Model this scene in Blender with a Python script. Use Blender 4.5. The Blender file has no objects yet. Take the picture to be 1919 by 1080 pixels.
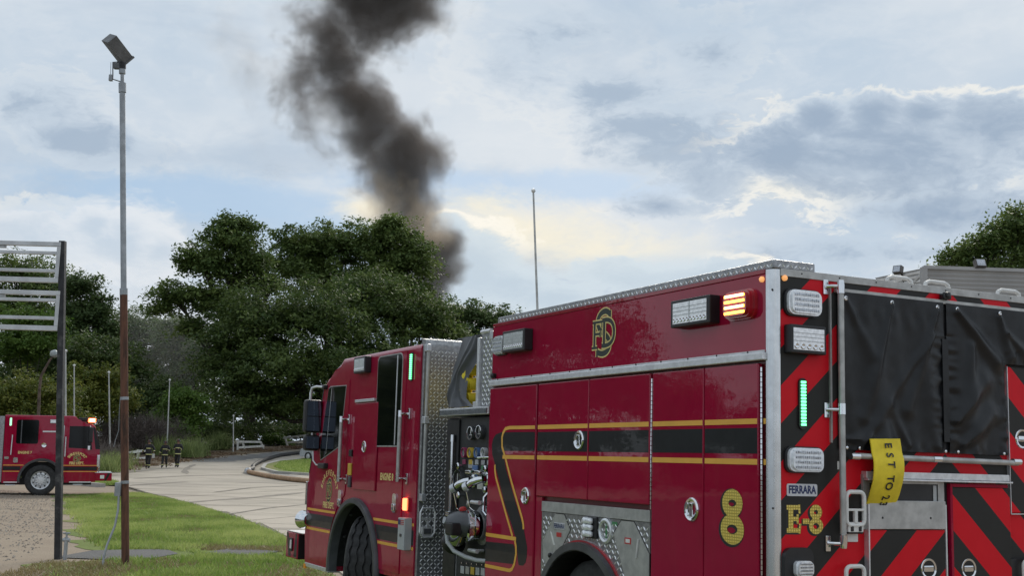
import bpy, bmesh, math, random
import numpy as np
from mathutils import Vector, Matrix
random.seed(7); rng = np.random.default_rng(7)
sc = bpy.context.scene
COL = sc.collection
PI = math.pi
# ------------------------------------------------------------------ camera
CAM_H = 1.65
F_PX = 2280.0
PITCH, ROLL, YAW = math.radians(8.12), math.radians(1.58), math.radians(26.3)
_cp, _sp, _cr, _sr = math.cos(PITCH), math.sin(PITCH), math.cos(ROLL), math.sin(ROLL)
CM = np.array([[_cr, -_sr, 0], [_sr, _cr, 0], [0, 0, 1]]) @ np.array([[1, 0, 0], [0, _cp, _sp], [0, -_sp, _cp]])
def lvl(v): return Vector((v[0], v[2], -v[1]))          # level frame (right, down, forward) -> world
right = lvl(CM.T @ np.array([1., 0, 0])); up = -lvl(CM.T @ np.array([0, 1., 0])); fwd = lvl(CM.T @ np.array([0, 0, 1.]))
cd = bpy.data.cameras.new('camera'); cam = bpy.data.objects.new('camera', cd); COL.objects.link(cam)
m = Matrix.Identity(4)
for i in range(3):
    m[i][0], m[i][1], m[i][2] = right[i], up[i], -fwd[i]
m[0][3], m[1][3], m[2][3] = 0, 0, CAM_H
cam.matrix_world = m
cd.sensor_width = 36; cd.lens = F_PX / 1919 * 36; cd.clip_start = .1; cd.clip_end = 4000
sc.camera = cam
def ray(px, py):
    return lvl(CM.T @ np.array([(px - 959.5) / F_PX, (py - 540) / F_PX, 1.]))
def at(px, py, Y):
    d = ray(px, py); return Vector((0, 0, CAM_H)) + d * (Y / d.y)
def skydir(px, py): return ray(px, py).normalized()
# ------------------------------------------------------------------ render settings
sc.render.engine = 'CYCLES'
sc.cycles.use_denoising = True
sc.cycles.max_bounces = 6; sc.cycles.diffuse_bounces = 3; sc.cycles.glossy_bounces = 3; sc.cycles.transmission_bounces = 3
sc.cycles.volume_bounces = 1; sc.cycles.transparent_max_bounces = 8
sc.cycles.sample_clamp_indirect = 6
sc.view_settings.view_transform = 'Standard'; sc.view_settings.look = 'None'
sc.view_settings.exposure = .20; sc.view_settings.gamma = 1; sc.view_settings.use_curve_mapping = False
# ------------------------------------------------------------------ node helper
class NT:
    def __init__(s, tree): s.t = tree
    def n(s, typ, **kw):
        nd = s.t.nodes.new(typ)
        for k, v in kw.items(): setattr(nd, k, v)
        return nd
    def put(s, sock, v):
        if isinstance(v, bpy.types.NodeSocket): s.t.links.new(v, sock)
        elif isinstance(v, (tuple, list)) and sock.type == 'RGBA' and len(v) == 3: sock.default_value = (*v, 1)
        else: sock.default_value = v
    def m(s, op, a, b=0.0, c=None, clamp=False):
        nd = s.n('ShaderNodeMath', operation=op, use_clamp=clamp); s.put(nd.inputs[0], a)
        s.put(nd.inputs[1], b)
        if c is not None: s.put(nd.inputs[2], c)
        return nd.outputs[0]
    def v(s, op, a, b=(0, 0, 0), sc_=None):
        nd = s.n('ShaderNodeVectorMath', operation=op); s.put(nd.inputs[0], a); s.put(nd.inputs[1], b)
        if sc_ is not None: s.put(nd.inputs['Scale'], sc_)
        return nd.outputs['Value'] if op in ('LENGTH', 'DISTANCE', 'DOT_PRODUCT') else nd.outputs[0]
    def mix(s, f, a, b, kind='MIX'):
        nd = s.n('ShaderNodeMix', data_type='RGBA', blend_type=kind); nd.clamp_factor = True
        s.put(nd.inputs['Factor'], f); s.put(nd.inputs['A'], a) if False else None
        s.put(nd.inputs[6], a); s.put(nd.inputs[7], b); return nd.outputs[2]
    def noise(s, vec, scale, detail=4, rough=.55, dist=0.0, color=False):
        nd = s.n('ShaderNodeTexNoise'); s.put(nd.inputs['Vector'], vec); s.put(nd.inputs['Scale'], scale)
        s.put(nd.inputs['Detail'], detail); s.put(nd.inputs['Roughness'], rough); s.put(nd.inputs['Distortion'], dist)
        return nd.outputs['Color'] if color else nd.outputs[0]
    def step(s, x, a, b):
        nd = s.n('ShaderNodeMapRange', interpolation_type='SMOOTHSTEP'); s.put(nd.inputs[0], x); nd.inputs[1].default_value = a; nd.inputs[2].default_value = b
        return nd.outputs[0]
    def lin(s, x, a, b, c=0., d=1.):
        nd = s.n('ShaderNodeMapRange'); s.put(nd.inputs[0], x); nd.inputs[1].default_value = a; nd.inputs[2].default_value = b
        nd.inputs[3].default_value = c; nd.inputs[4].default_value = d; return nd.outputs[0]
    def sep(s, v):
        nd = s.n('ShaderNodeSeparateXYZ'); s.put(nd.inputs[0], v); return nd.outputs
    def comb(s, x, y, z):
        nd = s.n('ShaderNodeCombineXYZ'); s.put(nd.inputs[0], x); s.put(nd.inputs[1], y); s.put(nd.inputs[2], z); return nd.outputs[0]
# ------------------------------------------------------------------ sky and sun
SUN_EL, SUN_AZ = math.radians(34), math.radians(10)      # behind the clouds straight ahead
W = bpy.data.worlds.new('World'); sc.world = W; W.use_nodes = True
N = NT(W.node_tree); W.node_tree.nodes.clear()
out = N.n('ShaderNodeOutputWorld')
nish = N.n('ShaderNodeTexSky', sky_type='NISHITA', sun_disc=False, sun_elevation=SUN_EL, sun_rotation=SUN_AZ)
D = N.v('NORMALIZE', N.n('ShaderNodeTexCoord').outputs['Generated'])
dx, dy, dz = N.sep(D)
az = N.m('MULTIPLY', N.m('ARCTAN2', dx, dy), 180 / PI)
el = N.m('MULTIPLY', N.m('ARCSINE', dz), 180 / PI)
Dv = N.v('MULTIPLY', D, (1, 1, 2.0))
warp = N.v('SUBTRACT', N.noise(Dv, 9, 4, .6, color=True), (.5, .5, .5))
Dw = N.v('ADD', Dv, N.v('SCALE', warp, sc_=.075))
nbig = N.noise(Dw, 3.2, 5, .55)
nmid = N.noise(Dw, 11, 7, .58)
nfine = N.noise(Dw, 30, 6, .6)
nhaz = N.noise(N.v('MULTIPLY', D, (2.2, 2.2, 7.0)), 1.6, 6, .6, .6)
nvf = N.noise(Dw, 85, 5, .62)
puff = N.m('ADD', N.m('ADD', N.m('MULTIPLY', nmid, .45), N.m('MULTIPLY', nfine, .36)), N.m('MULTIPLY', nvf, .22))
lit = N.step(N.noise(Dw, 7, 3, .5), .42, .62)
def blob(px, py, rx, ry, k=1.0):
    """one cloud: an ellipse in azimuth and elevation, its edge broken by noise later"""
    d = skydir(px, py); a0 = math.degrees(math.atan2(d.x, d.y)); e0 = math.degrees(math.asin(d.z))
    u = N.m('DIVIDE', N.m('SUBTRACT', az, a0), rx / 39.8); w = N.m('DIVIDE', N.m('SUBTRACT', el, e0), ry / 39.8)
    q = N.m('SQRT', N.m('ADD', N.m('MULTIPLY', u, u), N.m('MULTIPLY', w, w)))
    return N.m('MULTIPLY', N.m('SUBTRACT', 1.0, q), k)
def union(L):
    r = L[0]
    for x in L[1:]: r = N.m('SMOOTH_MAX', r, x, .25)
    return r
# high thin veil of cloud everywhere, greyer and whiter in turns
veil = N.mix(N.step(nbig, .34, .68), (.49, .585, .69), (.68, .725, .77))
veil = N.mix(N.m('MULTIPLY', N.step(puff, .46, .66), .25), veil, (.745, .775, .805))
veil = N.mix(N.m('MULTIPLY', N.step(nhaz, .50, .68), .6), veil, (.43, .52, .63))
# open blue between the clouds, low over the trees
gap = union([blob(420, 372, 420, 62), blob(150, 420, 170, 95), blob(830, 350, 360, 52), blob(1080, 350, 230, 45, .9), blob(620, 430, 200, 90, .8)])
gap = N.step(N.m('ADD', gap, N.m('MULTIPLY', N.m('SUBTRACT', puff, .5), -1.5)), .0, .62)
blue = N.mix(.6, N.v('SCALE', nish.outputs[0], sc_=.06), (.40, .60, .84))
skyc = N.mix(N.m('MULTIPLY', gap, .8), veil, blue)
# warm light where the sun stands behind the clouds
gl = union([blob(960, 440, 240, 95), blob(1130, 470, 330, 75, .8), blob(1480, 350, 300, 55, .5), blob(900, 385, 150, 45, .8), blob(690, 392, 90, 36, .9)])
glow = N.step(N.m('ADD', gl, N.m('MULTIPLY', N.m('SUBTRACT', puff, .5), 2.0)), .0, 1.0)
skyc = N.mix(N.m('MULTIPLY', glow, .85), skyc, (.90, .83, .66))
def cumulus(blobs, col_in, col_out, amp=2.2, soft=.5, rimk=.35, opac=.85):
    global skyc
    f = union([blob(*b) for b in blobs]); e = N.m('ADD', f, N.m('MULTIPLY', N.m('SUBTRACT', puff, .5), amp))
    body = N.step(e, .0, soft); inner = N.step(N.m('ADD', e, N.m('MULTIPLY', N.m('SUBTRACT', nmid, .5), 1.2)), .1, 1.0)
    rim = N.m('MULTIPLY', N.step(e, -.12, .04), N.m('SUBTRACT', 1.0, N.step(e, .04, .26)))
    skyc = N.mix(N.m('MULTIPLY', body, opac), skyc, N.mix(inner, col_out, col_in))
    skyc = N.mix(N.m('MULTIPLY', N.m('MULTIPLY', rim, lit), rimk * 1.5), skyc, (.93, .89, .80))
# soft middle clouds
cumulus([(1280, 270, 210, 85, .9), (1200, 240, 150, 50, .7), (1150, 170, 130, 45, .75), (1330, 85, 95, 70, .75), (1060, 60, 230, 70, .55), (150, 268, 120, 40, .7), (60, 190, 90, 55, .5), (1600, 480, 360, 45, .6), (1000, 160, 160, 50, .4)],
        (.33, .42, .535), (.53, .61, .695), 2.9, .7, .07, .8)
# grey cumulus bank to the right, lit along its edge
cumulus([(1680, 285, 320, 92), (1640, 215, 70, 52), (1850, 245, 150, 70), (1470, 285, 100, 55), (1790, 400, 210, 42, .75), (1540, 225, 55, 45), (1730, 215, 60, 45), (1320, 345, 110, 70, .8), (1230, 385, 90, 34, .9)],
        (.31, .395, .51), (.47, .55, .645), 2.6, .46, .40, .92)
# tall heads low over the trees
cumulus([(880, 500, 130, 90), (845, 440, 50, 45), (950, 530, 120, 50), (1230, 520, 220, 50, .9), (1050, 560, 160, 40, .9)], (.52, .61, .69), (.62, .70, .755), 2.1, .35, .6, .92)
cumulus([(240, 450, 110, 85), (180, 420, 60, 45), (300, 470, 70, 60), (60, 455, 150, 75, .8)], (.55, .625, .705), (.76, .785, .81), 1.9, .35, .3, .85)
# below the horizon the same veil, only seen in reflections
bg = N.n('ShaderNodeBackground'); N.put(bg.inputs[0], skyc); bg.inputs[1].default_value = .94
N.t.links.new(bg.outputs[0], out.inputs[0])
W.cycles.sampling_method = 'MANUAL'; W.cycles.sample_map_resolution = 512
sd = bpy.data.lights.new('sun', 'SUN'); sd.energy = 2.4; sd.angle = math.radians(22); sd.color = (1, .93, .82)
so = bpy.data.objects.new('sun', sd); COL.objects.link(so)
sv = Vector((math.sin(SUN_AZ) * math.cos(SUN_EL), math.cos(SUN_AZ) * math.cos(SUN_EL), math.sin(SUN_EL)))
so.rotation_euler = sv.to_track_quat('Z', 'Y').to_euler()
# ------------------------------------------------------------------ materials
MATS = {}
def mat(name, col, rough=.5, metal=0., var=.12, vscale=6., bump=0., bscale=40., coat=0., spec=.5, col2=None, emit=None, estr=0., trans=0., dirt=None):
    m = bpy.data.materials.new(name); m.use_nodes = True; t = NT(m.node_tree); b = m.node_tree.nodes['Principled BSDF']
    tc = t.n('ShaderNodeTexCoord').outputs['Object']
    nz = t.noise(tc, vscale, 5, .6)
    c2 = col2 or tuple(c * (1 - var * 2) for c in col)
    c1 = col if col2 else tuple(min(1, c * (1 + var)) for c in col)
    cc = t.mix(t.step(nz, .3, .7), c1, c2)
    if dirt:
        cc = t.mix(t.m('MULTIPLY', t.step(t.noise(tc, vscale * .35, 6, .65), .52, .72), dirt[1]), cc, dirt[0])
    t.put(b.inputs['Base Color'], cc)
    b.inputs['Metallic'].default_value = metal
    t.put(b.inputs['Roughness'], t.m('ADD', rough, t.m('MULTIPLY', t.m('SUBTRACT', nz, .5), min(.25, rough * .5))))
    b.inputs['Specular IOR Level'].default_value = spec
    b.inputs['Coat Weight'].default_value = coat; b.inputs['Coat Roughness'].default_value = .012
    if trans: b.inputs['Transmission Weight'].default_value = trans
    if emit: b.inputs['Emission Color'].default_value = (*emit, 1); b.inputs['Emission Strength'].default_value = estr
    if bump:
        bn = t.n('ShaderNodeBump'); bn.inputs['Strength'].default_value = 1; bn.inputs['Distance'].default_value = bump
        t.put(bn.inputs['Height'], t.noise(tc, bscale, 4, .6)); t.put(b.inputs['Normal'], bn.outputs[0])
        if coat: t.put(b.inputs['Coat Normal'], bn.outputs[0])
    MATS[name] = m; return m
red = mat('red_paint', (.325, .0026, .034), .5, var=.03, bump=.0010, bscale=2.2, coat=.85, spec=.04, dirt=((.23, .003, .018), .3))
rose = mat('red_roof_paint', (.30, .006, .02), .4, var=.04, coat=1.0, spec=.1)
dred = mat('dark_red_paint', (.10, .003, .008), .4, var=.1, coat=.4)
alum = mat('brushed_aluminium', (.72, .73, .75), .36, .6, var=.08, vscale=20)
alu2 = mat('dull_aluminium', (.47, .47, .46), .5, .6, var=.1, vscale=12, dirt=((.3, .29, .27), .3))
tread = mat('treadplate', (.34, .345, .355), .34, .7, var=.16, vscale=30)
lozm = mat('glint_tread', (.86, .87, .88), .30, .45, var=.06, vscale=40)  # bars coloured brighter, plate darker, painting glints over a dark reflection
postm = mat('polished_post', (.72, .73, .74), .24, .92, var=.05, vscale=9)
chrome = mat('chrome', (.75, .76, .78), .07, 1., var=.03)
black = mat('black_plastic', (.014, .014, .016), .42, var=.2)
panelb = mat('pump_panel_black', (.017, .018, .02), .55, var=.2, bump=.0004, bscale=300)
rubber = mat('tyre_rubber', (.03, .03, .031), .75, var=.25, vscale=14, dirt=((.05, .046, .04), .3))
def road_film(m):
    t = NT(m.node_tree); b = m.node_tree.nodes['Principled BSDF']; tc = t.n('ShaderNodeTexCoord').outputs['Object']
    mp = t.n('ShaderNodeMapping'); mp.inputs['Scale'].default_value = (7, 7, .9); t.put(mp.inputs[0], tc)
    f = t.step(t.noise(mp.outputs[0], 1.0, 6, .65), .50, .75); low = t.step(t.sep(tc)[2], 1.5, .6); k = t.m('MULTIPLY', f, t.m('ADD', .35, t.m('MULTIPLY', low, .65)))
    t.put(b.inputs['Coat Roughness'], t.m('ADD', .012, t.m('MULTIPLY', k, .22)))
    t.put(b.inputs['Base Color'], t.mix(t.m('MULTIPLY', k, .10), b.inputs['Base Color'].links[0].from_socket, (.22, .17, .13)))
road_film(red)
mirrorg = mat('mirror_glass', (.13, .15, .19), .06, 1., var=.05)
fender = mat('fender_rubber', (.07, .074, .082), .34, var=.15)
glass = mat('dark_glass', (.004, .005, .006), .05, var=.1, spec=.28)
gold = mat('gold_stripe', (.80, .42, .06), .5, var=.04)
bstripe = mat('charcoal_stripe', (.016, .017, .019), .4, var=.1, coat=.3, spec=.2)
ink = mat('black_lettering', (.012, .012, .012), .5)
darkgreen = mat('dark_green_letter', (.02, .03, .022), .5)
cream = mat('cream_outline', (.75, .60, .22), .45, var=.08)
lens = mat('clear_lens', (.86, .88, .92), .12, .3, var=.1, vscale=60)
lens2 = mat('lens_reflector', (.5, .52, .56), .2, .8, var=.3, vscale=90)
whitep = mat('white_paint', (.74, .74, .72), .5, var=.05, dirt=((.45, .43, .4), .3))
greyp = mat('grey_box_paint', (.42, .44, .45), .45, var=.05)
navy = mat('navy_lettering', (.02, .035, .12), .5)
plate = mat('silver_badge', (.62, .64, .68), .3, .5)
yhose = mat('yellow_hose', (.82, .64, .03), .65, var=.1, bump=.0012, bscale=220, dirt=((.5, .34, .02), .4))
vinyl = mat('black_vinyl', (.009, .010, .012), .42, var=.12, vscale=14, bump=.0006, bscale=160, spec=.38)
gvinyl = mat('grey_vinyl', (.075, .079, .088), .45, var=.1, bump=.0006, bscale=160)
ltg = mat('green_led', (.05, .5, .15), .3, emit=(.16, 1., .38), estr=2.4)
lta = mat('amber_led', (.9, .5, .05), .3, emit=(1, .52, .06), estr=5.)
ltw = mat('hot_led', (1, .9, .6), .3, emit=(1, .86, .5), estr=3.0)
ltr = mat('red_led', (.9, .1, .03), .3, emit=(1, .16, .06), estr=4.5)
redlens = mat('red_lens', (.42, .01, .02), .12, coat=1., spec=.6)
ambl = mat('amber_lens', (.85, .42, .18), .2, emit=(1, .45, .15), estr=.55)
orangep = mat('orange_reflector', (.9, .3, .02), .3)
purple = mat('purple_tag', (.35, .04, .12), .4); yel = mat('yellow_tag', (.65, .45, .05), .4)
bluet = mat('blue_tag', (.08, .16, .35), .4); greent = mat('green_tag', (.06, .25, .10), .4)
paper = mat('white_label', (.7, .7, .68), .5); redlab = mat('red_label', (.5, .03, .03), .5)
def honey():
    m = mat('gold_leaf', (.78, .55, .07), .4); t = NT(m.node_tree); b = m.node_tree.nodes['Principled BSDF']
    v = t.n('ShaderNodeTexVoronoi', feature='DISTANCE_TO_EDGE'); v.inputs['Scale'].default_value = 62; v.inputs['Randomness'].default_value = .15
    t.put(v.inputs['Vector'], t.n('ShaderNodeTexCoord').outputs['Object'])
    t.put(b.inputs['Base Color'], t.mix(t.step(v.outputs['Distance'], .06, .22), (.38, .27, .03), (.82, .64, .14)))
    return m
honeyg = honey()
def chevron():
    m = mat('chevron_tape', (.5, .02, .03), .36); t = NT(m.node_tree); b = m.node_tree.nodes['Principled BSDF']
    tc = t.n('ShaderNodeTexCoord').outputs['Object']; x, y, z = t.sep(tc)
    h = t.m('SUBTRACT', 1.2515, t.m('ABSOLUTE', t.m('ADD', y, 1.2515)))
    q = t.m('SUBTRACT', z, t.m('MULTIPLY', h, .92))
    f = t.m('FRACT', t.m('DIVIDE', t.m('SUBTRACT', q, 2.045 - 4.10), .41))
    isblack = t.m('LESS_THAN', f, .5)
    nz = t.noise(tc, 9, 5, .6)
    cr = t.mix(nz, (.60, .007, .016), (.70, .010, .022)); ck = t.mix(nz, (.027, .027, .026), (.036, .035, .033))
    t.put(b.inputs['Base Color'], t.mix(isblack, cr, ck))
    t.put(b.inputs['Roughness'], t.m('ADD', .30, t.m('MULTIPLY', nz, .12))); b.inputs['Specular IOR Level'].default_value = .16
    return m
chev = chevron()
# ------------------------------------------------------------------ geometry accumulator
class G:
    def __init__(s): s.v = []; s.f = []
    def add(s, vs, fs):
        o = len(s.v); s.v += [tuple(p) for p in vs]; s.f += [tuple(i + o for i in f) for f in fs]; return s
    def box(s, x0, x1, y0, y1, z0, z1, b=0.):
        if x0 > x1: x0, x1 = x1, x0
        if y0 > y1: y0, y1 = y1, y0
        if z0 > z1: z0, z1 = z1, z0
        V = [(x, y, z) for x in (x0, x1) for y in (y0, y1) for z in (z0, z1)]
        F = [(0, 1, 3, 2), (4, 6, 7, 5), (0, 4, 5, 1), (2, 3, 7, 6), (0, 2, 6, 4), (1, 5, 7, 3)]
        if b > 0:
            b = min(b, .45 * min(x1 - x0, y1 - y0, z1 - z0))
            bm = bmesh.new(); vv = [bm.verts.new(p) for p in V]
            for f in F: bm.faces.new([vv[i] for i in f])
            bmesh.ops.bevel(bm, geom=bm.edges[:], offset=b, segments=2, profile=.5, affect='EDGES')
            bm.verts.index_update(); s.add([v.co[:] for v in bm.verts], [[v.index for v in f.verts] for f in bm.faces]); bm.free()
        else: s.add(V, F)
        return s
    def tube(s, pts, r, n=8, caps=True):
        P = [Vector(p) for p in pts]; R = r if isinstance(r, (list, tuple)) else [r] * len(P)
        V = []; F = []; prev = None
        for i, p in enumerate(P):
            t = (P[min(i + 1, len(P) - 1)] - P[max(i - 1, 0)]).normalized()
            if prev is None:
                a = Vector((0, 0, 1)) if abs(t.z) < .9 else Vector((1, 0, 0)); u = t.cross(a).normalized()
            else: u = (prev - t * prev.dot(t)).normalized()
            prev = u; w = t.cross(u)
            for k in range(n):
                a = 2 * PI * k / n; V.append(p + (u * math.cos(a) + w * math.sin(a)) * R[i])
        for i in range(len(P) - 1):
            for k in range(n): F.append((i * n + k, i * n + (k + 1) % n, (i + 1) * n + (k + 1) % n, (i + 1) * n + k))
        if caps: F.append(tuple(range(n))[::-1]); F.append(tuple((len(P) - 1) * n + k for k in range(n)))
        return s.add(V, F)
    def cyl(s, p, q, r, n=16, r2=None): return s.tube([p, q], [r, r if r2 is None else r2], n)
    def lathe(s, prof, o, axis, n=24, close=False):
        """prof: (radius, height along axis)"""
        ax = Vector(axis).normalized(); a = Vector((0, 0, 1)) if abs(ax.z) < .9 else Vector((1, 0, 0)); u = ax.cross(a).normalized(); w = ax.cross(u); o = Vector(o)
        V = []; F = []; m = len(prof)
        for r, h in prof:
            for k in range(n):
                t = 2 * PI * k / n; V.append(o + ax * h + (u * math.cos(t) + w * math.sin(t)) * max(r, 1e-5))
        for i in range(m - 1 + (1 if close else 0)):
            j = (i + 1) % m
            for k in range(n): F.append((i * n + k, i * n + (k + 1) % n, j * n + (k + 1) % n, j * n + k))
        return s.add(V, F)
    def prism(s, poly, plane, a, b):
        """poly in the plane's two axes, extruded from a to b along the third"""
        def P(p, h):
            return {'xz': (p[0], h, p[1]), 'yz': (h, p[0], p[1]), 'xy': (p[0], p[1], h)}[plane]
        n = len(poly)
        return s.add([P(p, a) for p in poly] + [P(p, b) for p in poly],
                     [tuple(range(n)), tuple(range(2 * n - 1, n - 1, -1))] + [(i, (i + 1) % n, n + (i + 1) % n, n + i) for i in range(n)])
    def ribbon(s, pts, w, plane, h, t=.0006, closed=False):
        """flat painted stroke of width w following pts, t thick from h on"""
        P = [Vector(p) for p in pts]; n = len(P); L = []; R = []
        for i in range(n):
            a = P[(i - 1) % n] if (closed or i > 0) else P[i]; c = P[(i + 1) % n] if (closed or i < n - 1) else P[i]
            d1 = (P[i] - a).normalized() if (P[i] - a).length > 1e-9 else (c - P[i]).normalized()
            d2 = (c - P[i]).normalized() if (c - P[i]).length > 1e-9 else d1
            d = (d1 + d2).normalized(); nn = Vector((-d.y, d.x)); k = 1 / max(.4, nn.dot(Vector((-d1.y, d1.x))))
            L.append(P[i] + nn * w / 2 * k); R.append(P[i] - nn * w / 2 * k)
        def Q(p): return {'xz': (p[0], h, p[1]), 'yz': (h, p[0], p[1])}[plane]
        m = n if closed else n - 1
        return s.add([Q(p) for p in L] + [Q(p) for p in R], [(i, (i + 1) % n, n + (i + 1) % n, n + i) for i in range(m)])
def obj(name, g, m, parent=None, smooth=False, fix=True, kind=None, label=None):
    me = bpy.data.meshes.new(name)
    if fix and len(g.f) < 60000:
        bm = bmesh.new(); vv = [bm.verts.new(p) for p in g.v]
        for f in g.f:
            try: bm.faces.new([vv[i] for i in f])
            except ValueError: pass
        bmesh.ops.recalc_face_normals(bm, faces=bm.faces[:]); bm.to_mesh(me); bm.free()
    else: me.from_pydata(g.v, [], g.f)
    me.materials.append(m)
    if smooth:
        me.polygons.foreach_set('use_smooth', [True] * len(me.polygons)); me.set_sharp_from_angle(angle=math.radians(38))
    o = bpy.data.objects.new(name, me); COL.objects.link(o)
    if smooth and fix and len(me.polygons) < 6000:
        wn = o.modifiers.new('weighted', 'WEIGHTED_NORMAL'); wn.keep_sharp = True; wn.weight = 100
    if parent: o.parent = parent
    if kind: o['kind'] = kind
    if label: o['label'] = label
    return o
def tag(o, label, cat, group=None, kind=None):
    o['label'] = label; o['category'] = cat
    if group: o['group'] = group
    if kind: o['kind'] = kind
    return o
def thing(name, label, cat, loc=(0, 0, 0), rz=0., group=None):
    o = bpy.data.objects.new(name, None); o.empty_display_size = .2; COL.objects.link(o); o.location = loc; o.rotation_euler = (0, 0, rz)
    return tag(o, label, cat, group)
def arc(cx, cz, r, a0, a1, n=16, rz=None):
    return [(cx + r * math.cos(math.radians(a0 + (a1 - a0) * i / n)), cz + (rz or r) * math.sin(math.radians(a0 + (a1 - a0) * i / n))) for i in range(n + 1)]
def rrect(x0, x1, z0, z1, r, n=4):
    return arc(x1 - r, z1 - r, r, 0, 90, n) + arc(x0 + r, z1 - r, r, 90, 180, n) + arc(x0 + r, z0 + r, r, 180, 270, n) + arc(x1 - r, z0 + r, r, 270, 360, n)
SIDE = Matrix(((-1, 0, 0), (0, 0, 1), (0, 1, 0)))       # text axes on the side that faces +y
REAR = Matrix(((0, 0, -1), (-1, 0, 0), (0, 1, 0)))      # on the rear that faces -x
def text(name, body, size, pos, axes, m, parent, offset=0., sx=1., spin=0., align='CENTER', label=None):
    c = bpy.data.curves.new(name, 'FONT'); c.body = body; c.size = size; c.offset = offset; c.extrude = .0003
    c.align_x = align; c.align_y = 'CENTER'; c.resolution_u = 3
    t = bpy.data.objects.new(name + '_tmp', c); COL.objects.link(t)
    dg = bpy.context.evaluated_depsgraph_get(); me = bpy.data.meshes.new_from_object(t.evaluated_get(dg))
    bpy.data.objects.remove(t); bpy.data.curves.remove(c)
    M4 = Matrix.Translation(pos) @ axes.to_4x4() @ Matrix.Rotation(spin, 4, 'Z') @ Matrix.Diagonal((sx, 1, 1, 1))
    me.transform(M4); me.materials.clear(); me.materials.append(m); me.name = name
    o = bpy.data.objects.new(name, me); COL.objects.link(o)
    if parent: o.parent = parent
    if label: o['label'] = label
    return o
def lozenges(rect, plane, h, out, p=.036, inside=None):
    """raised bars of tread plate: alternate at plus and minus 45 degrees"""
    a0, a1, b0, b1 = rect; g = G(); i = 0
    na = int((a1 - a0) / p); nb = int((b1 - b0) / p)
    for ia in range(na):
        for ib in range(nb):
            a = a0 + (ia + .5) * p; b = b0 + (ib + .5) * p
            if inside and not inside(a, b): continue
            t = PI / 4 if (ia + ib) % 2 else -PI / 4
            c, s_ = math.cos(t), math.sin(t); L, w = p * .56, p * .19
            q = [(L, 0), (0, w), (-L, 0), (0, -w)]
            def P(x, z, hh): return {'xz': (x, hh, z), 'yz': (hh, x, z), 'xy': (x, z, hh)}[plane]
            V = [P(a + x * c - z * s_, b + x * s_ + z * c, h) for x, z in q] + [P(a + x * .55 * c - z * .4 * s_, b + x * .55 * s_ + z * .4 * c, h + out) for x, z in q]
            g.add(V, [(0, 1, 5, 4), (1, 2, 6, 5), (2, 3, 7, 6), (3, 0, 4, 7), (4, 5, 6, 7)])
    return g
# ------------------------------------------------------------------ terrain height
def tz(Y):
    if Y < 40: return 0.
    if Y < 110: return .00045 * (Y - 40) ** 2
    t = min(Y, 142) - 110
    return .00045 * 4900 + .063 * t - .063 * t * t / 64
# ================================================================== GROUND
def stained(name, c1, c2, c3, scale, rough=.9, bump=.01, bscale=60, streak=None, spots=None):
    m = bpy.data.materials.new(name); m.use_nodes = True; t = NT(m.node_tree); b = m.node_tree.nodes['Principled BSDF']
    p = t.n('ShaderNodeTexCoord').outputs['Object']
    a = t.mix(t.step(t.noise(p, scale, 6, .62), .36, .64), c1, c2)
    a = t.mix(t.m('MULTIPLY', t.step(t.noise(t.v('ADD', p, (7, 3, 1)), scale * .23, 5, .6, .4), .48, .68), .75), a, c3)
    fine = t.noise(p, bscale, 3, .7)
    a = t.mix(.5, a, t.mix(fine, tuple(c * .45 for c in c1), tuple(min(1, c * 1.5) for c in c1)), 'MIX') if spots else a
    if streak:
        pr = t.n('ShaderNodeMapping'); pr.inputs['Rotation'].default_value = (0, 0, streak[0]); pr.inputs['Scale'].default_value = streak[1]; t.put(pr.inputs[0], p)
        s = t.step(t.noise(pr.outputs[0], 1.0, 4, .55), streak[2], streak[2] + .08)
        a = t.mix(t.m('MULTIPLY', s, streak[3]), a, tuple(c * .5 for c in c3))
    t.put(b.inputs['Base Color'], a); b.inputs['Roughness'].default_value = rough; b.inputs['Specular IOR Level'].default_value = .25
    bn = t.n('ShaderNodeBump'); bn.inputs['Distance'].default_value = bump; t.put(bn.inputs['Height'], fine); t.put(b.inputs['Normal'], bn.outputs[0])
    return m
m_earth = stained('bare_earth', (.10, .085, .06), (.07, .062, .042), (.055, .06, .03), .35)
m_gravel = stained('gravel_dirt', (.30, .245, .185), (.225, .175, .13), (.15, .108, .08), .55, .95, .012, 26, spots=True, streak=(.5, (.12, .7, 1), .58, .28))
m_turf = stained('turf_soil', (.15, .195, .045), (.115, .16, .035), (.22, .19, .08), .5, .95, .01, 40)
m_conc = stained('old_concrete', (.44, .39, .325), (.375, .335, .275), (.29, .26, .22), .45, .9, .004, 90, streak=(1.2, (.09, 1.1, 1), .565, .6))
m_joint = stained('road_joint_dirt', (.20, .18, .15), (.16, .145, .12), (.14, .135, .10), 1.2)
m_asph = stained('broken_asphalt', (.13, .13, .13), (.17, .165, .16), (.10, .095, .09), 2., .95, .015, 50, spots=True)
m_kerb = stained('kerb_concrete', (.45, .43, .40), (.36, .35, .32), (.27, .25, .22), 1.2, .9, .004, 60)
m_litter = stained('leaf_litter_soil', (.17, .125, .085), (.12, .09, .06), (.10, .10, .045), .8, .95, .03, 14, spots=True)
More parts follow.
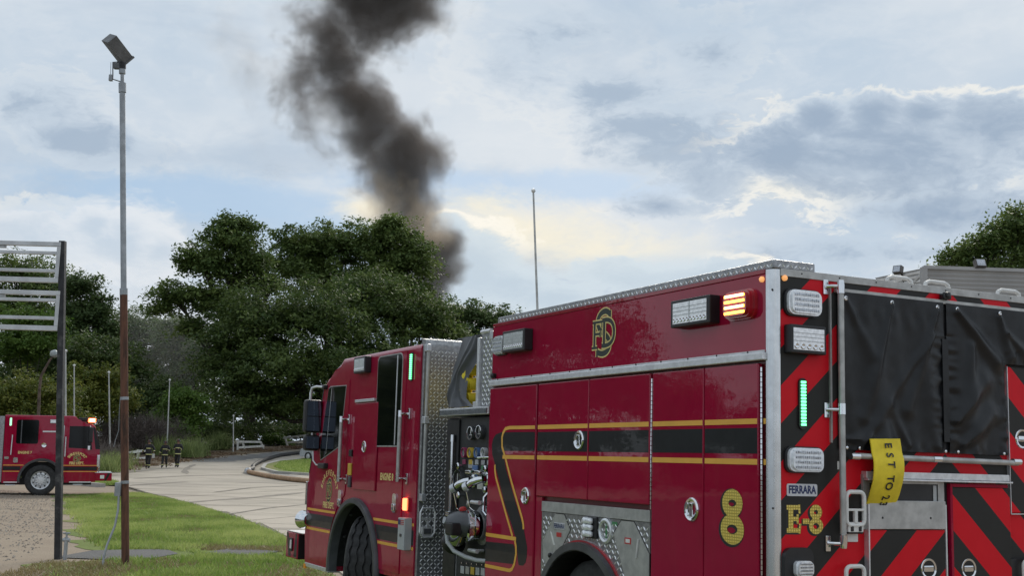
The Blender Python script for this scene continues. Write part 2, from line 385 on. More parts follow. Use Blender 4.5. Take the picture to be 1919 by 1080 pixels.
def sheet(name, poly, dz, m_, step=1.5, nx=10, kind='structure', parent=None):
    """polygon on the terrain (one run per scan line), dz above it"""
    ys = sorted(p[1] for p in poly); Ys = sorted(set(list(np.arange(ys[0], ys[-1], step)) + ys)); V = []; F = []; rows = 0
    for Y in Ys:
        Yc = min(max(Y, ys[0] + 1e-4), ys[-1] - 1e-4); X = []
        for i in range(len(poly)):
            (x1, y1), (x2, y2) = poly[i - 1], poly[i]
            if (y1 > Yc) != (y2 > Yc): X.append(x1 + (x2 - x1) * (Yc - y1) / (y2 - y1))
        if len(X) < 2: continue
        a, b = min(X), max(X)
        for i in range(nx + 1): V.append((a + (b - a) * i / nx, Y, tz(Y) + dz))
        rows += 1
    for r in range(rows - 1):
        for i in range(nx): q = r * (nx + 1) + i; F.append((q, q + 1, q + nx + 2, q + nx + 1))
    return obj(name, G().add(V, F), m_, parent, True, fix=False, kind=kind)
g = G(); Ys = list(np.arange(-300, 40, 20)) + list(np.arange(40, 150, 2.5)) + [170, 250, 400, 800, 1500]; Xs = [-1200, -300, -120, -60, -30, 0, 30, 60, 120, 300, 1200]
g.add([(x, y, tz(y) - .02) for y in Ys for x in Xs], [(r * 11 + i, r * 11 + i + 1, r * 11 + i + 12, r * 11 + i + 11) for r in range(len(Ys) - 1) for i in range(10)])
obj('ground', g, m_earth, None, True, fix=False, kind='structure')
sheet('gravel_lot', [(-70, -60), (40, -60), (40, 20), (-2, 20), (-8, 34), (-13, 46), (-17.2, 54), (-24, 57), (-70, 58)], .004, m_gravel)
sheet('unseen_dark_ground', [(-60, -50), (3, -50), (-1.5, -2), (-3.5, 4), (-6.5, 10), (-9.5, 15), (-14, 25), (-18, 34), (-60, 36)], .009, stained('reflection_dark', (.06, .06, .062), (.05, .05, .05), (.075, .07, .065), .6, .9, .01, 50), 3, 8)  # added out of view: dark ground that dims the reflection in the side doors
LAWN0 = [(-15.9, 43.2), (-14.9, 47.0), (-14.0, 48.3), (-11.4, 42.8), (-8.55, 36.1), (-6.2, 30.2), (-4.4, 25.1), (-3.3, 21.6), (-1.6, 14), (.4, 8), (1.2, 2), (-3.4, 2), (-4.9, 12), (-5.8, 15.6), (-6.5, 17.6), (-6.15, 18.8), (-6.3, 20), (-6.9, 21), (-7.7, 22), (-8.6, 24.5), (-9.3, 27.2), (-11.2, 31.6), (-12.9, 36), (-14.4, 40)]
def jag(poly, st, amp):
    o = []
    for i in range(len(poly)):
        a, b = Vector(poly[i - 1]), Vector(poly[i]); n = max(1, int((b - a).length / st)); d = (b - a).normalized(); nn = Vector((-d.y, d.x))
        for k in range(n): q = a.lerp(b, k / n) + nn * random.gauss(0, amp); o.append((q.x, q.y))
    return o
LAWN = [(x + .22 * math.sin(y * 1.7) + .15 * math.sin(y * 4.1 + 1) if (x < -6.4 and (x + .35 * y) < 1.2) else x, y) for x, y in jag(LAWN0, .30, .06)]
sheet('lawn', LAWN, .010, m_turf, .18, 8)
sheet('asphalt_patch', [(-6.85, 18.9), (-6.75, 20.4), (-5.75, 21.1), (-5.3, 20.2), (-5.5, 18.7)], .018, m_asph, .4, 5)
# road: joints show the dirt between separate slabs
RL = [(-1.4, 14), (-3.3, 21.6), (-4.4, 25.1), (-6.2, 30.2), (-8.55, 36.1), (-11.4, 42.8), (-14.0, 48.3), (-16.9, 54.6), (-20.2, 61), (-22.3, 69.0), (-22.9, 74.6), (-22.8, 85.9), (-21.9, 97.5), (-18.6, 109.7), (-10, 122)]
RR = [(4, 122), (2, 105), (0, 92), (0, 60), (2, 40), (5, 20), (6, 14)]
road = sheet('road', RL + RR, .012, m_joint, 1.5, 6)
def clip(poly, a, b):
    """keep the part of poly on the right-hand side of a->b"""
    o = []; nx_, ny_ = (b[1] - a[1]), -(b[0] - a[0])
    d = lambda p: (p[0] - a[0]) * nx_ + (p[1] - a[1]) * ny_
    for i in range(len(poly)):
        p, q = poly[i - 1], poly[i]; dp, dq = d(p), d(q)
        if dp >= 0: o.append(p)
        if (dp >= 0) != (dq >= 0): t = dp / (dp - dq); o.append((p[0] + (q[0] - p[0]) * t, p[1] + (q[1] - p[1]) * t))
    return o
def xedge(L, Y):
    L = sorted(L, key=lambda p: p[1])
    for a, b in zip(L, L[1:]):
        if a[1] <= Y <= b[1]: return a[0] + (b[0] - a[0]) * (Y - a[1]) / (b[1] - a[1])
    return None
TH = math.radians(14.5); cu, su = math.cos(TH), math.sin(TH)
SL_ = 4.6
for i in range(-9, 8):
    for j in range(2, 27):
        a0, a1, b0, b1 = i * SL_ + .026, (i + 1) * SL_ - .026, j * SL_ + .026, (j + 1) * SL_ - .026
        poly = [(a0, b0), (a1, b0), (a1, b1), (a0, b1)]
        poly = [(cu * x + su * y, -su * x + cu * y) for x, y in poly]
        poly = [(x - 9.0, y + 2.0) for x, y in poly][::-1]
        cyv = sum(p[1] for p in poly) / 4; cxv = sum(p[0] for p in poly) / 4
        ylo, yhi = min(p[1] for p in poly), max(p[1] for p in poly)
        if ylo < 14 or yhi > 121: continue
        for k in range(len(RL) - 1):
            if RL[k + 1][1] > ylo and RL[k][1] < yhi and len(poly) > 2: 
                if RL[k + 1][0] <= RL[k][0] or True: poly = clip(poly, RL[k], RL[k + 1])
        xr = xedge(RR, cyv)
        if len(poly) < 3 or xr is None or cxv > xr - 2: continue
        P3 = [(x, y, tz(y)) for x, y in poly]; n = len(P3); h = .020 + random.uniform(0, .006); cz = sum(p[2] for p in P3) / n
        g = G().add([(x, y, z + h) for x, y, z in P3] + [(x, y, z - .03) for x, y, z in P3], [tuple(range(n))] + [(q, (q + 1) % n, n + (q + 1) % n, n + q) for q in range(n)])
        if i == -99: continue
        obj('slab', g, m_conc, road)
# tyre marks, a wet patch and dirt washed over the drive
def gpt(px, py):
    d = ray(px, py); Y = 10.
    while Y < 140 and CAM_H + d.z * Y / d.y > tz(Y): Y += .05
    return Vector((d.x * Y / d.y, Y))
m_mark = stained('tyre_mark_grime', (.22, .20, .17), (.27, .24, .205), (.19, .17, .145), 2.2)
m_wet = stained('wet_concrete', (.15, .145, .14), (.19, .18, .17), (.12, .115, .11), 1.1, .45)
def mark(name, pts, w, m_, dz):
    P_ = [gpt(*p) for p in pts]; Q_ = []
    for a, b in zip(P_, P_[1:]):
        n = max(2, int((b - a).length / .8)); Q_ += [a.lerp(b, k / n) for k in range(n)]
    Q_.append(P_[-1]); V = []
    for i, p in enumerate(Q_):
        d = (Q_[min(i + 1, len(Q_) - 1)] - Q_[max(i - 1, 0)]).normalized(); nn = Vector((-d.y, d.x)); h = w * random.uniform(.35, .65) * min(1, .25 + i / 3, .25 + (len(Q_) - 1 - i) / 3)
        for s_ in (-1, 1): q = p + nn * h * s_ + nn * random.gauss(0, .05 * w); V.append((q.x, q.y, tz(q.y) + dz))
    return obj(name, G().add(V, [(2 * i, 2 * i + 1, 2 * i + 3, 2 * i + 2) for i in range(len(Q_) - 1)]), m_, None, fix=False, kind='structure')
mark('tyre_mark', [(330, 946), (400, 940), (480, 934), (575, 924)], .42, m_mark, .030)
mark('tyre_mark', [(250, 899), (300, 896), (360, 893), (470, 891)], .5, m_mark, .030)
mark('tyre_mark', [(350, 890), (346, 884), (352, 878), (366, 872)], .35, m_mark, .034)
mark('tyre_mark', [(240, 912), (300, 908), (350, 905)], .6, m_mark, .034)
mark('tyre_mark', [(420, 968), (500, 955), (575, 948)], .16, m_mark, .034)
mark('tyre_mark', [(400, 925), (470, 916), (560, 912)], .22, m_mark, .038)
mark('wet_patch', [(372, 867), (420, 862), (470, 858), (520, 853), (560, 848)], 3.4, m_wet, .030)
mark('wet_patch', [(500, 893), (520, 888), (545, 896), (580, 899)], 1.0, m_wet, .030)
mark('wet_patch', [(236, 888), (262, 884), (290, 882)], .8, m_mark, .034)
# verge of leaf litter and low bank along the road's far side
VERGE = [(-20.6, 60), (-22.6, 69.0), (-23.2, 74.6), (-23.1, 85.9), (-22.2, 97.5), (-18.9, 109.9), (-10.5, 123)]
V = []; F = []
for i, (x, y) in enumerate(VERGE):
    a = VERGE[max(0, i - 1)]; b = VERGE[min(len(VERGE) - 1, i + 1)]; d = Vector((b[0] - a[0], b[1] - a[1])).normalized(); nrm = Vector((-d.y, d.x))
    for w_, h in ((-.35, -.05), (.0, .05), (.5, .08), (1.5, .10), (4.5, .12), (9, .12)): p = Vector((x, y)) + nrm * w_; V.append((p.x, p.y, tz(y) + h))
for i in range(len(VERGE) - 1):
    for j in range(5): q = i * 6 + j; F.append((q, q + 1, q + 7, q + 6))
obj('verge', G().add(V, F), m_litter, None, True, fix=False, kind='structure')
# island of lawn with its kerb
ISL = [(-15.6, 78.6), (-16.5, 84), (-16.6, 89.2), (-15.4, 94), (-13, 96.5), (-4, 97), (-4, 71.5), (-8, 71.2), (-11.5, 72.4), (-13.8, 74.0)]
sheet('island_lawn', [(x * .985 - .2, y * .985 + 1.27) for x, y in ISL], .14, m_turf, 1.0, 8)
g = G(); n = len(ISL); V = []
for (x, y) in ISL: V += [(x, y, tz(y) + .16), (x + .22 * (1 if x < -10 else 0), y + .15, tz(y) + .165), (x, y, tz(y) - .02)]
kb = thing('kerb', 'pale concrete kerb round the raised lawn island inside the hose bend', 'kerb')
for i in range(n):
    (x1, y1), (x2, y2) = ISL[i - 1], ISL[i]; d = Vector((x2 - x1, y2 - y1)); L = d.length; d.normalize(); nn = Vector((-d.y, d.x)); cnt = max(1, int(L / 2.4))
    for k in range(cnt):
        a = Vector((x1, y1)) + d * (L * k / cnt + .02); b = Vector((x1, y1)) + d * (L * (k + 1) / cnt - .02)
        pts = [a + nn * .12, b + nn * .12, b - nn * .12, a - nn * .12]
        g = G().add([(p.x, p.y, tz(p.y) + .17) for p in pts] + [(p.x, p.y, tz(p.y) - .05) for p in pts], [(0, 1, 2, 3), (0, 1, 5, 4), (1, 2, 6, 5), (2, 3, 7, 6), (3, 0, 4, 7)]); obj('kerb_stone', g, m_kerb, kb)
kb2 = thing('kerb', 'short broken white kerb in front of the bumper of engine 7', 'kerb')
for (x1, y1, x2, y2) in ((-20.4, 54.2, -18.6, 54.0), (-18.4, 53.8, -17.2, 52.6)):
    d = Vector((x2 - x1, y2 - y1)).normalized(); nn = Vector((-d.y, d.x)) * .12; pts = [Vector((x1, y1)) + nn, Vector((x2, y2)) + nn, Vector((x2, y2)) - nn, Vector((x1, y1)) - nn]
    obj('kerb_stone', G().add([(p.x, p.y, tz(p.y) + .17) for p in pts] + [(p.x, p.y, tz(p.y) - .05) for p in pts], [(0, 1, 2, 3), (0, 1, 5, 4), (1, 2, 6, 5), (2, 3, 7, 6), (3, 0, 4, 7)]), m_kerb, kb2)
sheet('verge_lawn', [(-21.5, 54.5), (-21.5, 59), (-18.6, 58.2), (-17.3, 55.5), (-17.6, 53.9)], .03, m_turf, .5, 6)
# concrete cover set in the grass
cv = tag(obj('utility_cover', G().add([(-4.95, 20.3, .03), (-3.95, 20.1, .03), (-3.85, 21.2, .03), (-4.75, 21.5, .03), (-4.95, 20.3, -.1), (-3.95, 20.1, -.1), (-3.85, 21.2, -.1), (-4.75, 21.5, -.1)], [(0, 1, 2, 3), (0, 1, 5, 4), (1, 2, 6, 5), (2, 3, 7, 6), (3, 0, 4, 7)]), m_asph), 'flat grey concrete cover sunk in the lawn near the big engine bumper', 'utility cover')
# ------------------------------------------------------------------ grass blades
def tint_mat(name, ca, cb, trans=.35, rough=.6):
    """leaf colour differs from leaf to leaf (attribute tint); some light passes through"""
    m = bpy.data.materials.new(name); m.use_nodes = True; t = NT(m.node_tree); m.node_tree.nodes.clear()
    o = t.n('ShaderNodeOutputMaterial'); at_ = t.n('ShaderNodeAttribute'); at_.attribute_name = 'tint'
    c = t.mix(at_.outputs['Fac'], ca, cb)
    d = t.n('ShaderNodeBsdfPrincipled'); t.put(d.inputs['Base Color'], c); d.inputs['Roughness'].default_value = rough; d.inputs['Specular IOR Level'].default_value = .3
    tr = t.n('ShaderNodeBsdfTranslucent'); t.put(tr.inputs[0], c); mx = t.n('ShaderNodeMixShader'); mx.inputs[0].default_value = trans
    t.t.links.new(d.outputs[0], mx.inputs[1]); t.t.links.new(tr.outputs[0], mx.inputs[2]); t.t.links.new(mx.outputs[0], o.inputs[0]); return m
def fast_mesh(name, verts, k, tint, m_, parent=None):
    """verts: (n*k, 3) array of n separate k-sided faces"""
    n = len(verts) // k; me = bpy.data.meshes.new(name); me.vertices.add(n * k); me.loops.add(n * k); me.polygons.add(n)
    me.vertices.foreach_set('co', np.asarray(verts, dtype=np.float32).ravel()); me.loops.foreach_set('vertex_index', np.arange(n * k, dtype=np.int32))
    me.polygons.foreach_set('loop_start', np.arange(0, n * k, k, dtype=np.int32))
    me.update(calc_edges=True); at_ = me.attributes.new('tint', 'FLOAT', 'FACE'); at_.data.foreach_set('value', np.asarray(tint, dtype=np.float32)); me.materials.append(m_)
    o = bpy.data.objects.new(name, me); COL.objects.link(o)
    if parent: o.parent = parent
    return o
def pts_in(poly, n):
    P_ = np.array(poly); lo, hi = P_.min(0), P_.max(0); out_ = []
    while sum(len(o) for o in out_) < n:
        q = rng.uniform(lo, hi, (n * 2, 2)); c = np.zeros(len(q), bool)
        for i in range(len(P_)):
            (x1, y1), (x2, y2) = P_[i - 1], P_[i]
            if y1 == y2: continue
            hit = ((y1 > q[:, 1]) != (y2 > q[:, 1])) & (q[:, 0] < (x2 - x1) * (q[:, 1] - y1) / (y2 - y1) + x1); c ^= hit
        out_.append(q[c])
    return np.concatenate(out_)[:n]
vtz = np.vectorize(tz)
def blades(name, p, h, w, m_, dz=0., lean=.45, tint=None):
    n = len(p); a = rng.uniform(0, 2 * PI, n); hh = h * rng.uniform(.5, 1.35, n); L = rng.normal(0, lean, (n, 2)) * hh[:, None]; z = vtz(p[:, 1]) + dz
    V = np.zeros((n, 3, 3)); dx_, dy_ = np.cos(a) * w / 2, np.sin(a) * w / 2
    V[:, 0] = np.stack([p[:, 0] - dx_, p[:, 1] - dy_, z], 1); V[:, 1] = np.stack([p[:, 0] + dx_, p[:, 1] + dy_, z], 1); V[:, 2] = np.stack([p[:, 0] + L[:, 0], p[:, 1] + L[:, 1], z + hh], 1)
    return fast_mesh(name, V.reshape(-1, 3), 3, rng.uniform(0, 1, n) if tint is None else tint, m_)
m_grass = tint_mat('grass_blades', (.17, .27, .05), (.42, .48, .16), .4)
m_straw = tint_mat('dry_grass', (.20, .17, .075), (.33, .27, .14), .3)
def patchy(p, s=1.1):
    return .5 + .25 * np.sin(p[:, 0] * s * 1.3 + np.sin(p[:, 1] * s * .7) * 2) + .25 * np.sin(p[:, 1] * s * .9 + np.sin(p[:, 0] * s) * 2)
p = pts_in([(-15.6, 43.4), (-14.2, 47.6), (-11.5, 42.6), (-8.7, 36), (-6.4, 30.2), (-4.6, 25.1), (-3.5, 21.6), (-2.5, 17.5), (-1.9, 14), (-4.6, 13.2), (-5.6, 15.4), (-6.3, 17.6), (-6.0, 19), (-6.4, 20.4), (-7.4, 22.4), (-8.6, 25.0), (-9.2, 27.2), (-11.2, 31.8), (-12.8, 36.2)], 130000)
p = p + rng.normal(0, .10, p.shape); pt = patchy(p)
ex = ((p[:, 0] + 4.4) ** 2 / .55 + (p[:, 1] - 20.75) ** 2 / .45 < 1) | ((p[:, 0] + 5.9) ** 2 / .9 + (p[:, 1] - 19.9) ** 2 / 1.0 < 1)
dry = (np.abs(p[:, 1] - 21.6 - .25 * np.sin(p[:, 0] * 3)) < .55) & (p[:, 0] > -5.2); dry |= (p[:, 0] < -5.0) & (p[:, 1] < 18.4) & (pt < .55)
from mathutils import noise as gnoise
pn = np.array([gnoise.noise((x * .55, y * .30, 1.3)) + .6 * gnoise.noise((x * 1.6, y * .9, 5.)) for x, y in p])
edge_d = np.clip((p[:, 0] + .37 * p[:, 1] - .3) / 1.2, 0, 1)
keep = ~ex & (rng.uniform(0, 1, len(p)) < np.clip(1.25 + pn * 2.2, .12, 1) * np.clip(.25 + edge_d, 0, 1)) & (rng.uniform(0, 1, len(p)) < np.clip(.35 + pt, .3, 1)) & ~(dry & (rng.uniform(0, 1, len(p)) < .8))
p2 = p[keep]; tag(blades('grass', p2, .075, .022, m_grass, .01, .5, np.clip(.45 + pn[keep] * 1.1 + rng.normal(0, .22, len(p2)), 0, 1)), 'short green grass covering the strip between gravel lot and concrete drive', 'grass', kind='stuff')
p3 = p[~ex & (rng.uniform(0, 1, len(p)) < np.clip(.10 - pn * .55, .03, .5))][:34000]; p3 = np.concatenate([p3, pts_in([(-5.4, 21.1), (-3.6, 21.1), (-3.3, 22.2), (-5.4, 22.2)], 2500), pts_in([(-6.5, 15.5), (-4.9, 15.5), (-5.1, 18.4), (-6.7, 18.2)], 2600)])
tag(blades('dry_grass', p3, .05, .02, m_straw, .01, .8), 'dry straw coloured grass tufts scattered through the green lawn', 'dry grass', kind='stuff')
p = pts_in([(-15.2, 80), (-16.2, 88), (-14.8, 94), (-5, 96), (-5, 73), (-11, 73.5), (-13.4, 75)], 22000); tag(blades('island_grass', p, .10, .07, m_grass, .14, .4), 'green grass on the raised island inside the hose bend', 'grass', kind='stuff')
p = pts_in([(-21.4, 54.6), (-21.3, 58.8), (-18.6, 58), (-17.4, 55.4), (-17.8, 54)], 9000); tag(blades('kerb_grass', p, .16, .035, m_grass, .03, .5), 'green grass tuft behind the broken kerb at engine 7', 'grass', kind='stuff')
# loose stones on the gravel
def stones(name, p, smin, smax, m_):
    n = len(p); V = []; T = []
    s_ = rng.uniform(smin, smax, n); a = rng.uniform(0, 2 * PI, n)
    for k in range(4):
        t0 = a + k * PI / 2; t1 = a + (k + 1) * PI / 2; z = vtz(p[:, 1])
        V.append(np.stack([np.stack([p[:, 0] + np.cos(t0) * s_, p[:, 1] + np.sin(t0) * s_, z], 1), np.stack([p[:, 0] + np.cos(t1) * s_, p[:, 1] + np.sin(t1) * s_, z], 1), np.stack([p[:, 0], p[:, 1], z + s_ * .8], 1)], 1))
    V = np.concatenate(V).reshape(-1, 3); return fast_mesh(name, V, 3, np.tile(rng.uniform(0, 1, n), 4), m_)
m_stone = tint_mat('loose_stone', (.17, .14, .115), (.38, .34, .29), 0., .9)
p = pts_in([(-30, 52), (-14, 44.5), (-12.2, 34), (-9, 25), (-7.4, 19.5), (-6.4, 14), (-9, 13), (-12, 20), (-20, 40)], 9000)
tag(stones('gravel', p, .012, .035, m_stone), 'pale loose gravel on the brown dirt lot', 'gravel', kind='stuff')
# ================================================================== TREES AND BUSHES
def leafmat(name, a, b, tr=.4): return tint_mat(name, a, b, tr, .55)
L_oak = leafmat('oak_leaves', (.05, .088, .024), (.14, .19, .05))
L_pecan = leafmat('pecan_leaves', (.075, .125, .034), (.185, .24, .066))
L_far = leafmat('distant_leaves', (.062, .105, .034), (.135, .19, .065))
L_ivy = leafmat('ivy_leaves', (.075, .145, .022), (.165, .245, .05), .4)
L_yel = leafmat('yellowing_leaves', (.075, .115, .02), (.25, .25, .05), .4)
L_weed = leafmat('weed_leaves', (.13, .19, .055), (.30, .34, .14), .45)
m_bark = mat('tree_bark', (.06, .05, .04), .9, var=.25, vscale=4, bump=.02, bscale=12)
m_twig = mat('bare_twigs', (.20, .165, .145), .9, var=.2)
def leafcloud(blobs, n, size, per=46, rad=1.0, droop=.0, shell=.55, up=.5, flat=.6):
    """leaf quads in clusters through the ellipsoids (x, y, z, rx, ry, rz)"""
    B = np.array(blobs, float); vol = B[:, 3] * B[:, 4] * B[:, 5]; vol = vol ** .75; nc = max(8, n // per); bi = rng.choice(len(B), nc, p=vol / vol.sum())
    d = rng.normal(size=(nc, 3)); d /= np.linalg.norm(d, axis=1)[:, None]; d[:, 2] = np.where(d[:, 2] < -.35, -d[:, 2] * .5, d[:, 2])
    r = np.where(rng.uniform(size=nc) < .72, rng.uniform(shell, 1.14, nc), rng.uniform(.1, shell, nc)); c = B[bi, :3] + d * r[:, None] * B[bi, 3:6]
    cr_ = rad * rng.uniform(.45, 1.4, nc); ct = np.clip(rng.normal(.45, .28, nc), 0, 1)
    k = np.repeat(np.arange(nc), per); o = np.clip(rng.normal(size=(nc * per, 3)) * .46, -.85, .85); o[:, 2] *= flat; o *= cr_[k][:, None]; o[:, 2] -= droop * np.linalg.norm(o[:, :2], axis=1)
    q = c[k] + o; m_ = len(q); nrm = rng.normal(size=(m_, 3)); nrm[:, 2] = np.abs(nrm[:, 2]) + up; nrm += d[k] * .4; nrm /= np.linalg.norm(nrm, axis=1)[:, None]
    t = np.cross(nrm, rng.normal(size=(m_, 3))); t /= np.linalg.norm(t, axis=1)[:, None] + 1e-9; b = np.cross(nrm, t); s_ = size * rng.uniform(.55, 1.3, m_)[:, None]
    V = np.stack([q - t * s_ * .62, q - b * s_ * .30 + t * s_ * .05, q + t * s_ * .62, q + b * s_ * .30 + t * s_ * .05], 1)
    return V.reshape(-1, 3), np.clip(ct[k] + rng.normal(0, .16, m_), 0, 1)
def tree(name, label, base, blobs, n, size, lm, cat='tree', group=None, trunk_r=.35, per=46, rad=1.0, droop=0., limbs=7, trunks=1, shell=.55):
    t = thing(name, label, cat, base, 0, group); bx = Vector(base)
    Bl = [(b[0] - bx.x, b[1] - bx.y, b[2] - bx.z, *b[3:]) for b in blobs]
    g = G(); top = max(b[2] for b in Bl); cxm = sum(b[0] for b in Bl) / len(Bl); cym = sum(b[1] for b in Bl) / len(Bl)
    for k in range(trunks):
        ox = (k - (trunks - 1) / 2) * trunk_r * 3
        g.tube([(ox, 0, -.3), (ox + cxm * .1, cym * .1, top * .15), (ox + cxm * .35, cym * .3, top * .4), (ox * 1.5 + cxm * .8, cym * .7, top * .8)], [trunk_r * 1.25, trunk_r, trunk_r * .75, trunk_r * .2], 9)
    for b in sorted(Bl, key=lambda b: -b[3])[:limbs]:
        s_ = random.uniform(.18, .42); a = Vector((cxm * s_ * .7, cym * s_ * .7, top * s_)); c = Vector(b[:3]); mdl = a.lerp(c, .55) + Vector((0, 0, -abs(b[5]) * .25))
        g.tube([a, mdl, c], [trunk_r * .5, trunk_r * .32, trunk_r * .1], 7)
        for q in range(4):
            e = c + Vector((random.uniform(-1, 1) * b[3], random.uniform(-1, 1) * b[4], random.uniform(-.4, .9) * b[5])) * .75; g.tube([mdl.lerp(c, .6), c.lerp(e, .5) + Vector((0, 0, .2)), e], [trunk_r * .18, trunk_r * .1, trunk_r * .03], 5)
    obj('trunk', g, m_bark, t, True, fix=False)
    V, T = leafcloud(Bl, int(n * 1.45), size * .80, int(per * 1.3), rad, droop, shell); fast_mesh('crown', V, 4, T, lm, t)
    return t
def E(px, py, rpx, rpz, Y, dep=None):
    """ellipsoid that shows at photo point (px, py) when it stands at distance Y"""
    c = at(px, py, Y); k = Y / F_PX; return (c.x, c.y, c.z, rpx * k, (dep or rpx) * k, rpz * k)
def grd(px, Y): p = at(px, 860, Y); return (p.x, p.y, tz(Y))
# big pecan on the left of the group, loose crown with sky gaps
tree('pecan_tree', 'tall loose pecan tree whose crown hangs furthest over the smoky gap, sky through its branches', grd(470, 118), [E(430, 455, 62, 48, 118), E(470, 500, 40, 60, 118), E(385, 500, 55, 48, 118), E(330, 560, 48, 38, 118), E(300, 580, 28, 24, 117), E(405, 570, 60, 50, 118), E(450, 600, 60, 60, 118), E(360, 620, 40, 34, 118), E(350, 505, 18, 20, 118), E(440, 425, 40, 20, 118), E(500, 540, 30, 50, 119), E(445, 530, 40, 40, 119)], 30000, .42, L_pecan, rad=1.15, trunk_r=.55, limbs=10, shell=.35)
tree('pecan_tree', 'broad dark tree with the highest rounded crown, standing right under the smoke', grd(640, 132), [E(580, 470, 70, 55, 132), E(640, 465, 70, 50, 132), E(560, 510, 60, 60, 132), E(620, 540, 90, 70, 132), E(700, 480, 55, 50, 132)], 30000, .42, L_pecan, rad=1.3, trunk_r=.6, limbs=8, shell=.5)
tree('pecan_tree', 'dark tree whose pointed top overlaps the base of the smoke column', grd(760, 130), [E(740, 450, 45, 42, 130), E(765, 500, 55, 60, 130), E(720, 540, 70, 60, 130), E(780, 560, 40, 50, 130), E(735, 425, 22, 22, 130)], 22000, .42, L_pecan, rad=1.2, trunk_r=.5, limbs=7, shell=.5)
tree('oak_tree', 'wide dark oak with foliage reaching down to the white fence behind the drive', grd(615, 112), [E(520, 610, 110, 80, 110), E(450, 650, 80, 70, 110), E(610, 620, 100, 90, 110), E(560, 700, 140, 80, 108), E(440, 730, 70, 70, 108), E(660, 700, 80, 90, 110), E(500, 770, 90, 50, 109), E(400, 690, 40, 40, 110), E(590, 770, 80, 45, 110)], 62000, .34, L_oak, rad=1.15, trunk_r=.55, limbs=9, trunks=2, shell=.6)
tree('oak_tree', 'dark oak behind the cab of the big engine, paler leaf tips on its crown', grd(720, 116), [E(680, 570, 80, 60, 118), E(740, 600, 85, 70, 116), E(800, 620, 60, 60, 116), E(720, 690, 110, 70, 112), E(690, 545, 40, 36, 120), E(840, 640, 40, 50, 118)], 40000, .35, L_oak, rad=1.1, trunk_r=.5, limbs=7, shell=.6)
tree('distant_tree', 'low dark tree line end sinking behind the flagpole and the engine roof', grd(900, 150), [E(860, 600, 50, 40, 150), E(910, 600, 45, 34, 150), E(950, 610, 45, 32, 150), E(890, 640, 70, 40, 150), E(975, 640, 60, 50, 150), E(1040, 660, 70, 60, 150)], 22000, .44, L_far, rad=1.2, trunk_r=.4, limbs=5)
# hazy trees left
tree('tall_tree', 'tall hazy tree above the empty sign frames at the picture edge', grd(40, 135), [E(30, 520, 60, 45, 135), E(85, 545, 60, 55, 135), E(0, 570, 60, 60, 135), E(-70, 540, 80, 70, 135), E(60, 600, 80, 60, 135)], 24000, .42, L_pecan, rad=1.3, trunk_r=.5, shell=.4)
tree('tall_tree', 'hazy tree with thin drooping top right beside the black sign post', grd(160, 130), [E(150, 545, 42, 38, 130), E(178, 590, 40, 40, 130), E(140, 610, 60, 60, 130), E(205, 625, 30, 40, 130), E(120, 650, 70, 50, 130), E(185, 560, 16, 14, 130)], 22000, .40, L_far, rad=1.2, trunk_r=.45, shell=.4)
tree('smoky_tree', 'faint tree inside the drifting smoke, bright sky specks between its trunks', grd(255, 165), [E(245, 620, 55, 45, 165), E(300, 640, 55, 50, 165), E(270, 680, 70, 45, 165), E(215, 650, 35, 50, 165), E(280, 720, 90, 40, 165)], 26000, .45, L_far, rad=1.4, trunk_r=.4, trunks=3, shell=.4)
tree('smoky_tree', 'faint tree in the drifting smoke next to the loose pecan crown', grd(345, 160), [E(340, 650, 50, 50, 160), E(380, 680, 60, 60, 160), E(345, 710, 50, 35, 160), E(330, 620, 40, 24, 160)], 22000, .45, L_far, rad=1.4, trunk_r=.4, trunks=3, shell=.4)
tree('roadside_tree', 'dark dense tree filling the gap behind the rusty pole base', grd(150, 112), [E(60, 690, 80, 60, 112), E(150, 690, 80, 60, 112), E(225, 700, 60, 55, 112), E(110, 740, 120, 50, 110)], 30000, .36, L_oak, rad=1.1, trunk_r=.35)
for i, (x0, lab) in enumerate(((60, 'far tree seen between the sign posts'), (220, 'far tree closing the gap below the drifting smoke'), (360, 'far low tree under the loose pecan crown'), (520, 'far low tree showing dark between the oak trunks'), (680, 'far low tree behind the cab roof'), (840, 'far low tree left of the crosslay cover'))):
    yy = 178 + (i % 2) * 8
    tree('distant_tree', lab, grd(x0, yy), [E(x0 - 50, 770, 70, 55, yy), E(x0 + 50, 775, 70, 50, yy), E(x0, 740, 60, 50, yy), E(x0, 810, 110, 40, yy)], 9000, .62, L_far, 'tree', None, .3, 40, 1.5, 0, 3, 1, .3)
for x0, lab in ((1090, 'far tree hidden behind the crosslay and the body of the big engine'), (1290, 'far tree hidden behind the body of the big engine'), (1500, 'far tree hidden behind the rear of the big engine')):
    tree('distant_tree', lab, grd(x0, 160), [E(x0 - 60, 770, 90, 60, 160), E(x0 + 60, 765, 90, 60, 160), E(x0, 735, 80, 55, 160), E(x0, 820, 140, 50, 160)], 9000, .62, L_far, 'tree', None, .3, 40, 1.5, 0, 3, 1, .3)
